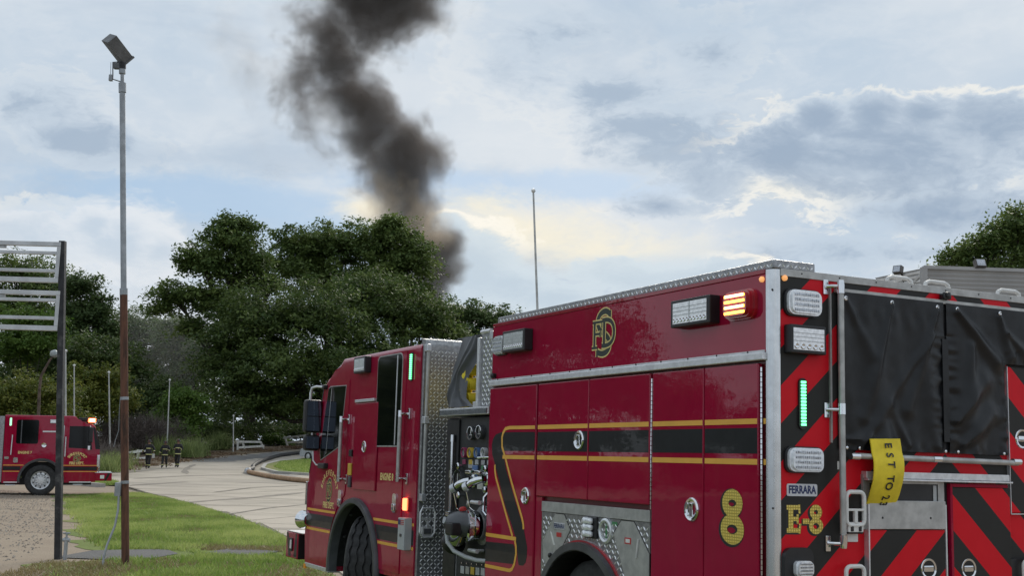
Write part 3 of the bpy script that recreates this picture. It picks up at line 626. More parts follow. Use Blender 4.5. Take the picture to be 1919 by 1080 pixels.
# lighter growth in front
def bush(label, blobs, n, size, lm, base, group=None, name='bush', rad=.7, per=40): return tree(name, label, base, blobs, n, size, lm, 'bush', group, .10, per, rad, 0., 4, 1, .6)
bush('bright ivy mound climbing a tree behind the lower sign frame', [E(30, 600, 40, 28, 104), E(85, 610, 40, 36, 104), E(60, 650, 70, 50, 104), E(20, 660, 60, 60, 104)], 16000, .30, L_ivy, grd(50, 104), name='ivy_mound')
bush('yellow green shrub behind the roof of engine 7', [E(30, 740, 60, 45, 80), E(100, 745, 50, 40, 80), E(70, 790, 90, 40, 80), E(0, 770, 60, 50, 80)], 16000, .22, L_yel, grd(60, 80), name='shrub')
bush('yellow tipped shrub between the white flagpoles', [E(150, 720, 36, 36, 92), E(195, 715, 34, 34, 92), E(170, 770, 60, 50, 92), E(215, 760, 40, 50, 92), E(120, 780, 40, 40, 92)], 18000, .25, L_yel, grd(170, 92), name='shrub')
bush('round bright ivy mound beside the leaning white pole', [E(345, 755, 34, 28, 100), E(320, 790, 34, 32, 100), E(362, 790, 28, 34, 100), E(335, 815, 36, 20, 98)], 13000, .24, L_ivy, grd(340, 100), name='ivy_mound')
bush('dull green thicket behind the three firefighters', [E(270, 755, 60, 40, 112), E(310, 735, 40, 30, 114), E(240, 770, 40, 40, 112)], 12000, .28, L_far, grd(280, 112), name='thicket')
bush('dark low bush between the two broken fences', [E(512, 826, 20, 12, 116), E(498, 830, 12, 9, 116), E(532, 832, 16, 8, 117)], 3500, .20, L_ivy, grd(512, 116), rad=.5)
bush('low dark undergrowth at the foot of the oak, behind the fence', [E(430, 815, 50, 28, 114), E(480, 810, 40, 24, 118), E(390, 820, 40, 30, 112), E(560, 815, 60, 22, 122), E(620, 810, 60, 30, 124)], 14000, .28, L_oak, grd(470, 116), name='undergrowth', rad=.9)
# trees past the frame to the left and behind the photographer: seen in the paint
def dup(root, loc, rz, label, group=None, sc_=1.):
    r = root.copy(); COL.objects.link(r); r.location = loc; r.rotation_euler = (0, 0, rz); r.scale = (sc_,) * 3; r['label'] = label
    if group: r['group'] = group
    for ch in list(root.children):
        c = ch.copy(); COL.objects.link(c); c.parent = r
        for q in ch.children: d = q.copy(); COL.objects.link(d); d.parent = c
    return r
src = [o for o in bpy.data.objects if o.name.startswith('oak_tree')][0]
k = 0
for a, d, s_ in ((-34, 100, .7), (-41, 100, .62), (-46, 85, .9), (-51.5, 80, .95), (-56.5, 95, .62), (-60, 98, .5), (-62, 104, .52), (-63.8, 95, .48), (-65.5, 100, .50), (-67.5, 98, .5), (-69.3, 102, .5), (-71, 95, .48), (-76, 98, .5), (-83, 95, .5), (-92, 95, .5), (165, 85, .45), (182, 80, .42), (200, 82, .45)):
    x, y = d * math.sin(math.radians(a)), d * math.cos(math.radians(a))
    dup(src, (x, y, tz(y)), k * 1.3, 'oak outside the picture, seen only mirrored in the red paint', 'oaks around the lot', s_); k += 1
src = [o for o in bpy.data.objects if o.name.startswith('undergrowth')][0]
for k, a in enumerate((-38, -45, -52, -58, -61.5, -64.5, -67.5, -71, -76, -82, -90)):
    dup(src, (86 * math.sin(math.radians(a)), 86 * math.cos(math.radians(a)), tz(86 * math.cos(math.radians(a))) - 1.2), .6 + math.radians(-a), 'undergrowth outside the picture, seen only mirrored in the red paint', 'undergrowth around the lot', 1.15)
# tree behind the metal building
tree('maple_tree', 'leafy green tree rising behind the grey metal building', (24.5, 62, 0), [E(1900, 440, 50, 52, 62), E(1850, 470, 50, 36, 62), E(1800, 485, 30, 24, 62), E(1960, 470, 90, 80, 64), E(1850, 520, 90, 40, 63), E(1905, 400, 22, 16, 62)], 24000, .24, L_pecan, rad=.8, trunk_r=.3)
# bare brush, weeds and tall grass by the road
def brush(label, spots, n, m_, name='bare_brush'):
    t = thing(name, label, 'bush', spots[0][:3])
    o = Vector(spots[0][:3]); V = []
    for _ in range(n):
        x, y, z, r, h = random.choice(spots); p = Vector((x, y, z)) - o + Vector((random.gauss(0, r * .4), random.gauss(0, r * .4), random.uniform(0, h * .25))); d = Vector((random.gauss(0, .5), random.gauss(0, .5), 1)).normalized(); w = .022
        for s_ in range(3):
            q = p + d * h * random.uniform(.2, .36); side = d.cross(Vector((random.gauss(0, 1), random.gauss(0, 1), random.gauss(0, 1)))).normalized() * w; V += [p - side, p + side, q]; p = q; d = (d + Vector((random.gauss(0, .6), random.gauss(0, .6), random.gauss(0, .35)))).normalized(); w *= .8
    fast_mesh('twigs', np.array([v[:] for v in V]), 3, rng.uniform(0, 1, len(V) // 3), m_, t); return t
m_tw2 = tint_mat('grey_twigs', (.085, .07, .062), (.17, .14, .125), 0., .9)
brush('bare grey brown brush heap behind the firefighters', [(*grd(255, 96), 2.4, 3.6), (*grd(290, 96), 2.2, 3.2), (*grd(225, 94), 2.0, 3.0), (*grd(320, 98), 1.5, 2.4)], 5200, m_tw2)
brush('dry stalks in front of the bumper of engine 7', [(*grd(180, 70), 1.0, 1.7), (*grd(205, 74), 1.0, 1.6), (*grd(190, 76), 1.2, 1.9)], 1600, m_tw2, 'dry_stalks')
def weeds(name, label, spots, n, h, m_, w=.05):
    P_ = np.concatenate([np.array([s[:2]]) + rng.normal(0, s[2], (n // len(spots), 2)) for s in spots]); o = blades(name, P_, h, w, m_, .2, .35); return tag(o, label, 'weeds', kind='stuff')
weeds('weeds', 'pale weeds growing between engine 7 and the rusty pole', [(*grd(185, 66)[:2], .55), (*grd(203, 70)[:2], .55), (*grd(190, 72)[:2], .6), (*grd(215, 76)[:2], .5)], 2600, .85, L_weed)
bush('pale green reed clump beside the firefighter with hands at the chest', [E(352, 850, 16, 20, 92), E(366, 848, 14, 22, 93), E(340, 842, 12, 16, 94)], 3000, .22, L_weed, grd(352, 92), name='reed_clump', rad=.5)
bush('pale green reed clump under the oak beside the short white pole', [E(402, 846, 16, 18, 104), E(416, 842, 12, 20, 105)], 2200, .22, L_weed, grd(405, 104), name='reed_clump', rad=.5)
weeds('tall_grass', 'tall green grass clump beside the rightmost firefighter', [(*grd(352, 90)[:2], .45), (*grd(368, 92)[:2], .4), (*grd(300, 92)[:2], .3), (*grd(318, 95)[:2], .3)], 900, 1.3, L_weed, .06)
weeds('tall_grass', 'tall green grass clump under the oak beside the short white pole', [(*grd(402, 104)[:2], .42), (*grd(416, 106)[:2], .35)], 500, 1.3, L_weed, .07)
p = np.concatenate([np.array([[x, y]]) + rng.normal(0, .9, (900, 2)) for x, y in ((-23.8, 72), (-24.2, 79), (-24.0, 86), (-23.6, 92), (-23.2, 98), (-21.6, 105), (-18.7, 111), (-14.5, 117))])
m_dead = tint_mat('dead_leaves', (.13, .085, .05), (.26, .18, .11), .2)
tag(blades('leaf_litter', p, .10, .16, m_dead, .10, 1.2), 'brown dead leaves lying along the bank beside the road', 'leaf litter', kind='stuff')
# ================================================================== FIRE ENGINE 8
# local axes: x towards its front, y out of its driver's side (that side is y = 0), z up; the rear is x = 0
E8 = thing('fire_engine', 'large red fire engine marked 8 and E-8 with red and black chevrons across its rear', 'fire engine', (1.4206, 6.5744, 0), math.radians(116.3))
def P(name, g, m, smooth=False, parent=None, kind=None, label=None): return obj(name, g, m, parent or E8, smooth, kind=kind, label=label)
AX, AZ = 2.0, .50                                         # rear axle
FX, FZ = 6.68, .52                                        # front axle
# --- body core with wheel arch
g = G(); pr = [(3.53, .55), (3.53, 2.70), (.03, 2.70), (.03, .55)] + arc(AX, AZ, .615, 175, 5, 20)
g.prism(pr, 'xz', -.022, -2.48); P('body', g, dred)
P('upper_panel', G().box(.056, 3.525, -.024, .0, 2.282, 2.715, .004), red)
g = G().box(.052, 3.53, -.02, .026, 2.236, 2.279, .006).box(.06, 3.53, -.02, .012, 2.2795, 2.292); P('drip_rail', g, alum)
g = G()
for i in range(12): g.cyl((.2 + i * .29, .010, 2.287), (.2 + i * .29, .0145, 2.287), .006, 6)
P('screw', g, black, kind='stuff')
g = G().prism(arc(.055, -.055, .055, 90, 180, 10) + [(.055, -.055)], 'xy', .5, 2.737); P('corner_post', g, postm, True)
g = G()
for z in (2.62, 1.44, .9): g.cyl((.012, -.012, z), (.004, -.004, z), .006, 6)
P('screw', g, black, kind='stuff')
# --- side doors
def door(x0, x1, z0, z1, name='compartment_door'):
    g = G().box(x0, x1, -.02, .012, z0, z1, .007); return P(name, g, red)
DOORS = [(.108, .610, .55, 2.222), (.618, 1.163, .55, 2.222), (1.192, 1.947, 1.405, 2.222), (1.955, 2.697, 1.405, 2.222), (2.725, 3.527, .55, 2.222)]
dob = [door(*d) for d in DOORS]
P('frame_strip', G().box(2.62, 2.718, -.02, .0, .55, 1.40), red)
for x, z0, z1 in ((1.1775, 1.38, 2.215), (.088, .55, 2.215), (1.1775, .55, .56)):
    if z1 - z0 < .1: continue
    g = G(); n = int((z1 - z0) / .028)
    for i in range(n): g.cyl((x, .006, z0 + i * .028), (x, .006, z0 + i * .028 + .024), .0062, 8)
    P('hinge', g, chrome, True)
def dlatch(x, z, par, r=.066, facing='y'):
    o = (x, .012, z) if facing == 'y' else (-.012, x, z); ax = (0, 1, 0) if facing == 'y' else (-1, 0, 0)
    h = P('handle', G().lathe([(r, 0), (r, .006), (r * .9, .014), (r * .74, .012), (r * .68, .002), (r * .3, -.002), (0, -.002)], o, ax, 28), chrome, True, parent=par)
    g = G()
    if facing == 'y': g.box(x - .016, x + .016, .010, .026, z - r * .62, z + r * .55, .006)
    else: g.box(-.026, -.010, x - r * .6, x + r * .6, z - .018, z + .018, .006)
    if par is E8 or par.parent is E8: P('paddle', g, chrome, True, parent=par)
dlatch(2.07, 1.808, dob[3]); dlatch(2.858, 1.40, dob[4], .063); dlatch(.725, 1.40, dob[1], .07)
# --- stripes along the side (flat vinyl, cut at the door gaps)
for i, (x0, x1, *_r) in enumerate(DOORS):
    if i == 4: continue
    for nm, za, zb, mm in (('gold_stripe', 1.889, 1.919, gold), ('black_stripe', 1.728, 1.868, bstripe), ('gold_stripe', 1.668, 1.699, gold)):
        P(nm, G().box(x0 + .008, x1 - .008, .0122, .0132, za, zb), mm, parent=dob[i])
P('gold_stripe', G().box(.058, .078, -.021, -.0005, 1.889, 1.919).box(.058, .078, -.021, -.0005, 1.668, 1.699), gold)
fd = dob[4]
blk = [(2.733, 1.870), (3.30, 1.872), (3.394, 1.856), (3.445, 1.82), (3.462, 1.77), (3.45, 1.70), (3.42, 1.661), (3.356, 1.563), (3.20, 1.32), (3.072, 1.171), (3.0, 1.081), (2.972, 1.0), (2.962, .93), (2.94, .889),
       (2.871, .892), (2.83, .92), (2.814, .96), (2.812, 1.03), (2.878, 1.166), (3.0, 1.32), (3.198, 1.590), (3.242, 1.690), (3.25, 1.728), (2.733, 1.729)]
P('black_stripe', G().prism(blk, 'xz', .0122, .0131), bstripe, parent=fd)
P('black_stripe', G().prism([(3.522, 1.022), (3.037, 1.035), (2.996, .985), (3.011, .890), (3.522, .872)], 'xz', .0122, .0128), bstripe, parent=fd)
gp = [(2.733, 1.904), (3.154, 1.906), (3.225, 1.898), (3.262, 1.87), (3.282, 1.835), (3.276, 1.761), (3.215, 1.679), (3.10, 1.50), (2.905, 1.235), (2.882, 1.19), (2.878, 1.155)]
P('gold_stripe', G().ribbon(gp, .026, 'xz', .0136), gold, parent=fd)
P('gold_stripe', G().box(2.733, 3.262, .0123, .0139, 1.668, 1.697), gold, parent=fd)
gp = [(3.395, 1.62), (3.39, 1.575), (3.372, 1.525), (3.20, 1.285), (3.055, 1.092)]
P('gold_stripe', G().ribbon(gp, .026, 'xz', .0136), gold, parent=fd)
P('gold_stripe', G().box(2.995, 3.522, .0123, .0139, 1.063, 1.091), gold, parent=fd)
gp = [(3.012, 1.063), (2.992, 1.02), (2.988, .965), (3.012, .892), (3.05, .850), (3.09, .838), (3.522, .838)]
P('gold_stripe', G().ribbon(gp, .026, 'xz', .0142), gold, parent=fd)
# --- wheel panel
def inarch(x, z, r=.69): return (x - AX) ** 2 + (z - AZ) ** 2 < r * r
pr = [(2.612, .55), (2.612, 1.297), (1.186, 1.297), (1.186, .55)] + arc(AX, AZ, .59, 175, 5, 24)
P('wheel_panel', G().prism(pr, 'xz', -.02, .002), tread)
P('trim_strip', G().box(1.186, 2.612, -.02, .007, 1.300, 1.372, .002), alu2)
aL = [(2.401, 1.292), (2.279, 1.292), (2.19, 1.19), (2.42, .94), (2.499, .882), (2.578, .97), (2.584, 1.097)]
aR = [(1.522, 1.292), (1.371, 1.292), (1.19, 1.106), (1.19, .978), (1.30, .70), (1.40, .82), (1.614, 1.203)]
def inside(poly, x, z):
    c = False; n = len(poly)
    for i in range(n):
        (x1, z1), (x2, z2) = poly[i], poly[i - 1]
        if (z1 > z) != (z2 > z) and x < (x2 - x1) * (z - z1) / (z2 - z1) + x1: c = not c
    return c
P('raised_tread', lozenges((1.2, 2.60, .56, 1.285), 'xz', .002, .0045, .034, lambda a, b: not inarch(a, b, .645) and not inside(aL, a, b) and not inside(aR, a, b)), lozm, kind='stuff')
for pl in (aL, aR):
    c0 = (sum(p[0] for p in pl) / len(pl), sum(p[1] for p in pl) / len(pl))
    P('bottle_door_gap', G().prism([(c0[0] + (p[0] - c0[0]) * 1.035, c0[1] + (p[1] - c0[1]) * 1.035) for p in pl], 'xz', -.01, .0028), black)
    P('bottle_door', G().prism(pl, 'xz', -.01, .0055), alu2)
g = G()
for x, z in ((2.46, 1.0), (1.33, .88)): g.lathe([(.018, 0), (.018, .014), (.008, .02), (0, .02)], (x, .0055, z), (0, 1, 0), 12)
P('door_knob', g, black, True)
P('badge_plate', G().box(2.265, 2.42, .0055, .0095, 1.185, 1.232, .002), plate)
text('badge_lettering', 'FERRARA', .042, (2.343, .0098, 1.208), SIDE, navy, E8, .0012, .86)
P('warning_label', G().box(2.31, 2.38, .0055, .0072, 1.135, 1.165), redlab); P('info_label', G().prism([(2.455, 1.16), (2.475, 1.165), (2.425, 1.075), (2.40, 1.075)], 'xz', .0055, .0072), paper)
P('warning_label', G().box(1.40, 1.475, .0055, .0072, 1.15, 1.19), redlab); P('info_label', G().box(1.412, 1.462, .0075, .0082, 1.158, 1.182), paper); P('door_clip', G().prism([(1.30, 1.19), (1.318, 1.19), (1.345, 1.07), (1.327, 1.07)], 'xz', .0055, .012), alum)
g = G().box(1.815, 1.98, .002, .02, 1.155, 1.30, .008); lb = P('marker_lamp', g, black)
g = G()
for k in range(3): g.lathe([(.024, 0), (.023, .03), (.012, .04), (0, .041)], (1.93, .018, 1.185 + k * .043), (0, 1, 0), 12).box(1.845, 1.93, .018, .052, 1.164 + k * .043, 1.206 + k * .043, .015)
P('lamp_lens', g, lens, True, parent=lb)
g = G().lathe([(.083, 0), (.083, .012), (.07, .018), (.058, .012), (.056, -.03)], (1.709, .002, 1.215), (0, 1, 0), 26); fl = P('filler_ring', g, alum, True)
P('filler_cap', G().lathe([(.056, -.03), (.03, -.026), (0, -.026)], (1.709, .008, 1.215), (0, 1, 0), 20).box(1.70, 1.718, -.02, .004, 1.17, 1.26), greent, True, parent=fl)
P('green_label', G().box(1.575, 1.64, .002, .004, 1.255, 1.28), greent)
g = G(); ro, ri = arc(AX, AZ, .622, 176, 4, 30), arc(AX, AZ, .572, 4, 176, 30); g.prism(ro + ri, 'xz', .002, .055); P('fender', g, fender, True)
g = G(); a = arc(AX, AZ, .574, 178, 2, 24); b = arc(AX, AZ, .566, 2, 178, 24); g.prism(a + b, 'xz', .05, -.6); P('wheel_well', g, black)
g = G(); a = arc(AX, AZ, .636, 170, 10, 30); b = arc(AX, AZ, .6235, 10, 170, 30); g.prism(a + b, 'xz', .002, .018); P('fender_piping', g, redlens)
def wheel(par, x, y, z, turn=0., R=.53, wd=.33, zig=True, nm='wheel'):
    """tyre with zigzag grooves and a disc rim; axle along the truck's y"""
    rt = bpy.data.objects.new(nm, None); COL.objects.link(rt); rt.parent = par; rt.location = (x, y, z); rt.rotation_euler = (0, 0, turn)
    n = 84; h = wd / 2; prof = [(R * .60, h * .80), (R * .66, h * .98), (R * .80, h * 1.06), (R * .93, h * 1.0), (R * .985, h * .88)]
    xs = [.84, .50, .44, .04, -.04, -.44, -.50, -.84]; dr = [0, 0, -.018, -.018, -.018, -.018, 0, 0]
    tre = []
    for c, wv in ((.62, .05), (.21, .05), (-.21, .05), (-.62, .05)): tre += [(c + wv + .012, 0), (c + wv, -.02), (c - wv, -.02), (c - wv - .012, 0)]
    prof2 = prof + [(R + d_, h * c_) for c_, d_ in [(.84, 0)] + tre + [(-.84, 0)]] + [(r_, -h_) for r_, h_ in prof[::-1]]
    g = G(); V = []; F = []; mcount = len(prof2)
    for k in range(n):
        t = 2 * PI * k / n; zz = (.007 if k % 4 < 2 else -.007) if zig else 0
        for i, (r_, y_) in enumerate(prof2):
            yy = y_ + (zz if 6 <= i < 6 + 16 else 0); V.append((r_ * math.cos(t), yy, r_ * math.sin(t)))
    for k in range(n):
        k2 = (k + 1) % n
        for i in range(mcount - 1): F.append((k * mcount + i, k * mcount + i + 1, k2 * mcount + i + 1, k2 * mcount + i))
    g.add(V, F); obj('tyre', g, rubber, rt, True)
    g = G().lathe([(R * .61, h * .78), (R * .60, h * .88), (R * .56, h * .80), (R * .53, h * .2), (R * .40, h * .25), (R * .33, h * .62), (R * .2, h * .62), (R * .2, h * .9), (0, h * .92)], (0, 0, 0), (0, 1, 0), 32)
    rim = obj('rim', g, alum, rt, True)
    g = G()
    for k in range(10):
        t = 2 * PI * k / 10; g.cyl((R * .28 * math.cos(t), h * .62, R * .28 * math.sin(t)), (R * .28 * math.cos(t), h * .74, R * .28 * math.sin(t)), .016, 6)
        g.cyl((R * .47 * math.cos(t + .3), h * .222, R * .47 * math.sin(t + .3)), (R * .47 * math.cos(t + .3), h * .26, R * .47 * math.sin(t + .3)), .03, 8)
    obj('wheel_nut', g, black, rt)
    return rt
wheel(E8, AX, -.22, .50, 0, .50); wheel(E8, AX, -2.3, .50, PI, .50)
# --- lamps on the upper panel
def scene_lamp(x0, x1, z0, z1, d=.075, facing='y', cols=2, nm='scene_light'):
    def B(a0, a1, o0, o1, c0, c1, bv=.0): return (a0, a1, o0, o1, c0, c1, bv) if facing == 'y' else (-o0, -o1, a0, a1, c0, c1, bv)
    s = P(nm, G().box(*B(x0, x1, .0, d, z0, z1, .006)), black)
    m_ = (x1 - x0) * .07; mz = (z1 - z0) * .12
    P('lamp_lens', G().box(*B(x0 + m_, x1 - m_, d - .01, d + .003, z0 + mz, z1 - mz)), lens, parent=s)
    g = G(); w = (x1 - x0 - 2 * m_) / cols
    for c in range(1, cols): g.box(*B(x0 + m_ + c * w - .003, x0 + m_ + c * w + .003, d + .001, d + .005, z0 + mz, z1 - mz))
    for k in range(3): g.box(*B(x0 + m_, x1 - m_, d + .001, d + .0045, z0 + mz + (z1 - z0) * (.30 + .14 * k), z0 + mz + (z1 - z0) * (.32 + .14 * k)))
    P('lamp_divider', g, greyp, parent=s)
    g = G(); n = cols * 5; ww = (x1 - x0 - 2 * m_) / n
    for k in range(n):
        a = x0 + m_ + (k + .5) * ww; o = (a, d + .003, z0 + mz + (z1 - z0) * .13) if facing == 'y' else (-d - .003, a, z0 + mz + (z1 - z0) * .13)
        g.lathe([(ww * .42, 0), (ww * .3, .004), (ww * .1, .001), (0, .001)], o, (0, 1, 0) if facing == 'y' else (-1, 0, 0), 10)
    P('led_cup', g, chrome, True, parent=s)
    return s
scene_lamp(.475, .875, 2.475, 2.640); scene_lamp(2.825, 3.20, 2.480, 2.645)
def warn_lamp(a0, a1, z0, z1, lm, facing='y', lit=False, base=black, nm='warning_light', d=.05):
    def poly(k): 
        ca, cz = (a0 + a1) / 2, (z0 + z1) / 2; return [(ca + (p - ca) * k, cz + (q - cz) * k) for p, q in rrect(a0, a1, z0, z1, min(a1 - a0, z1 - z0) * .3)]
    def pz(g, k, o0, o1):
        if facing == 'y': g.prism(poly(k), 'xz', o0, o1)
        else: g.prism([(p, q) for p, q in poly(k)], 'yz', -o0, -o1)
        return g
    s = P(nm, pz(G(), 1.0, 0, .018), base)
    P('lamp_lens', pz(pz(G(), .90, .018, d * .75), .78, d * .75, d), lm, True, parent=s)
    g = G(); n = 12; rows = 4; H = z1 - z0; L = a1 - a0
    for r in range(rows):
        zz = z0 + H * (.22 + .56 * r / (rows - 1))
        if lit:
            a, b, c, e = a0 + L * .16, a1 - L * .16, d, d + .004
            if facing == 'y': g.box(a, b, c, e, zz - H * .045, zz + H * .045, .002)
            else: g.box(-c, -e, a, b, zz - H * .045, zz + H * .045, .002)
        else:
            for k in range(n):
                a = a0 + L * (.16 + .68 * (k + .5) / n); hw = L * .68 / n * .36
                if facing == 'y': g.box(a - hw, a + hw, d - .002, d + .003, zz - H * .05, zz + H * .05, .002)
                else: g.box(-d + .002, -d - .003, a - hw, a + hw, zz - H * .05, zz + H * .05, .002)
    if lit:
        P('lit_led', g, lta, parent=s)
        g = G()
        for r in (3, 1):
            zz = z0 + H * (.22 + .56 * r / 3); a, b = a0 + L * .18, a1 - L * .2
            g.box(a, b, d + .004, d + .0055, zz - H * .04, zz + H * .04)
        P('lit_led', g, ltw, parent=s)
    else: P('led_cell', g, lens2, parent=s)
    return s
warn_lamp(.125, .395, 2.475, 2.645, redlens, lit=True, base=redlens, d=.06)
warn_lamp(3.225, 3.455, 2.475, 2.635, lens, base=black)
P('marker_lamp', G().lathe([(.017, 0), (.016, .012), (.008, .02), (0, .021)], (.082, .0, 2.685), (0, 1, 0), 14), ambl, True)
P('marker_lamp', G().lathe([(.017, 0), (.016, .012), (.008, .02), (0, .021)], (.0, -.082, 2.690), (-1, 0, 0), 14), ambl, True)
P('side_camera', G().lathe([(.02, 0), (.022, .03), (.012, .04), (0, .04)], (3.46, .0, 2.32), (0, 1, 0), 12), black, True)
# --- roof walkway edge
g = G().box(0.0, 3.47, -.30, -.012, 2.740, 2.790, .006); P('roof_walkway', g, tread)
P('raised_tread', lozenges((.01, 3.46, 2.744, 2.786), 'xz', -.012, .004, .028), lozm, kind='stuff')
P('raised_tread', lozenges((-.29, -.02, 2.744, 2.786), 'yz', 0.0, -.004, .028), lozm, kind='stuff')
P('roof', G().box(.06, 3.5, -2.45, -.305, 2.66, 2.735), alu2)
P('edge_trim', G().box(.06, 3.525, -.03, .004, 2.716, 2.739, .002), rose)
# --- monogram and number
def circ(cx, cz, rx, rz, n=28): return [(cx + rx * math.cos(2 * PI * i / n), cz + rz * math.sin(2 * PI * i / n)) for i in range(n)]
def bez(pts, n=10):
    o = []
    for i in range(0, len(pts) - 3, 3):
        a, b, c, d = [Vector(p) for p in pts[i:i + 4]]
        for k in range(n): 
            t = k / n; o.append(a * (1 - t) ** 3 + b * 3 * t * (1 - t) ** 2 + c * 3 * t * t * (1 - t) + d * t ** 3)
    o.append(Vector(pts[-1])); return [tuple(p) for p in o]
def monogram(cx, cz, s, par, y0, sg=-1, w=1., inner=darkgreen, edge=cream):
    """interlaced S, F and D: cream outline under a dark stroke; s is the height of the S; sg mirrors reading direction"""
    def T(L): return [(cx + sg * p[0] * s * w, cz + p[1] * s) for p in L]
    S = bez([(.24, .40), (.16, .52), (-.02, .52), (-.14, .44), (-.30, .33), (-.26, .15), (-.08, .04), (.05, -.04), (.24, -.10), (.24, -.26), (.24, -.42), (.02, -.52), (-.22, -.42)])
    Fs = [[(-.36, .25), (-.36, -.30)], [(-.44, .27), (-.02, .27)], [(-.06, .26), (-.06, .13)], [(-.33, .0), (-.12, .0)], [(-.13, .08), (-.13, -.08)], [(-.46, -.31), (-.25, -.31)]]
    Ds = [[(.03, .27), (.03, -.27)], bez([(-.05, .29), (.25, .33), (.42, .22), (.42, .0), (.42, -.2), (.28, -.32), (-.06, -.28)])]
    Sx = [[(.25, .50), (.25, .30)], [(-.25, -.52), (-.25, -.32)]]
    k = 0
    for grp, wd in (([S] + Sx, .12), (Fs, .085), (Ds, .09)):
        ge, gi = G(), G()
        for j, L in enumerate(grp):
            ww = wd if j == 0 or len(L) > 4 else wd * .62
            ge.ribbon(T(L), (ww + .06) * s * (.5 + .5 * w), 'xz', y0 + k); k += .00005
        k += .0003
        for j, L in enumerate(grp):
            ww = wd if j == 0 or len(L) > 4 else wd * .62
            gi.ribbon(T(L), ww * s * (.5 + .5 * w), 'xz', y0 + k); k += .00005
        k += .0003
        obj('monogram_outline', ge, edge, par); obj('monogram_letter', gi, inner, par)
monogram(1.79, 2.525, .30, E8, .0006, -1, 1.1)
def eight(cx, cz, w, h, t, facing, o, par, m1=honeyg, m2=ink):
    for mm, dx_, dz_, tt, k in ((m2, .010, -.006, t * 1.32, 0), (m1, 0, 0, t, .0008)):
        s_ = 1 if facing == 'xz' else 1
        g = G(); a = circ(cx + dx_ * s_, cz + h * .245 + dz_, w * .40 - t * .30, h * .255 - t * .5); b = circ(cx + dx_ * s_, cz - h * .225 + dz_, w * .45 - t * .25, h * .275 - t * .5)
        sg = 1 if facing == 'xz' else -1
        g.ribbon(a, tt, facing, o + sg * k, closed=True); g.ribbon(b, tt, facing, o + sg * (k + .0001), closed=True)
        obj('number_shadow' if mm is m2 else 'number_eight', g, mm, par)
eight(.338, 1.378, .205, .305, .058, 'xz', .0126, E8)
# --- rear face
P('rear_panel', G().box(.0, .03, -2.445, -.058, .5, 2.70), chev)
P('top_trim', G().box(-.007, .03, -2.445, -.056, 2.7005, 2.742, .002), alu2)
P('corner_post', G().prism(arc(.055, -2.447, .055, 180, 270, 10) + [(.055, -2.447)], 'xy', .5, 2.737), alum, True)
g = G()
for k in range(9): g.cyl((-.006, -.2 - k * .27, 2.724), (-.009, -.2 - k * .27, 2.724), .005, 6)
P('screw', g, black, kind='stuff')
for w_ in (1.0, 1.30, 1.9):
    g = G().tube([(.08, -w_ + .10, 2.735), (.08, -w_ + .09, 2.775), (.08, -w_ + .06, 2.787), (.08, -w_ - .06, 2.787), (.08, -w_ - .09, 2.775), (.08, -w_ - .10, 2.735)], .012, 8); P('grab_handle', g, whitep, True)
from mathutils import noise as mnoise
def nz_(a, b, s_=1.0): return mnoise.noise((a * s_, b * s_, 3.7))
def curtain(w0, w1, zb, zt, nx, nz, fold, nm='hosebed_curtain', cut=None):
    g = G(); V = []; F = []; idx = {}
    for i in range(nx + 1):
        for j in range(nz + 1):
            w_ = w0 + (w1 - w0) * i / nx; z_ = zb + (zt - zb) * j / nz
            if cut and cut(w_, z_): continue
            idx[i, j] = len(V); V.append((-.016 - fold(w_, z_), -w_, z_))
    for i in range(nx):
        for j in range(nz):
            q = [(i, j), (i + 1, j), (i + 1, j + 1), (i, j + 1)]
            if all(k in idx for k in q): F.append(tuple(idx[k] for k in q))
    g.add(V, F); o = obj(nm, g, vinyl, E8, True, fix=False)
    return o
def ridge(w_, z_, a, b, wd, h):
    """soft crease running from a to b"""
    ax, az_ = b[0] - a[0], b[1] - a[1]; L2 = ax * ax + az_ * az_; t = ((w_ - a[0]) * ax + (z_ - a[1]) * az_) / L2; tc = max(0, min(1, t))
    d = math.hypot(w_ - a[0] - ax * tc, z_ - a[1] - az_ * tc); k = wd * (.5 + .9 * tc); return h * math.exp(-(d / k) ** 2)
def foldL(w_, z_):
    t = max(0, (2.64 - z_) / .88)
    f = .013 * math.sin(w_ * 17 + 1.2 + t * .6) * t ** .6 + .008 * math.sin(w_ * 31 + z_ * 5) * t
    for a, b, k, h in (((.83, 2.6), (.62, 1.95), .03, .02), ((1.18, 2.6), (.95, 2.0), .03, .018), ((.50, 2.6), (.68, 2.3), .03, .012), ((1.15, 2.45), (.80, 2.05), .025, .014), ((.60, 1.80), (.76, 2.0), .03, .016), ((.95, 1.80), (.82, 2.02), .03, .014), ((.5, 1.82), (.64, 1.83), .02, .02)): f += ridge(w_, z_, a, b, k, h)
    f += .004 * math.sin(w_ * 60) * math.exp(-((z_ - 2.52) / .05) ** 2) + .005 * math.sin(w_ * 75 + 1) * math.exp(-((z_ - 1.78) / .03) ** 2)
    f += .008 * nz_(w_ * 1.0, z_ * .6, 4.0) * t + .002 * nz_(w_, z_, 13)
    if w_ > 1.10: f += .013 * nz_(w_ * .7, z_ * 2.2 + 4, 11) * min(1, (w_ - 1.10) / .06) * (1 if z_ < 2.45 else .2)
    f += .03 * math.exp(-((w_ - .77) / .14) ** 2) * max(0, (1.95 - z_) / .2) if z_ < 1.95 else 0
    return max(0, f + .012)
curtain(.455, 1.235, 1.765, 2.645, 90, 90, foldL)
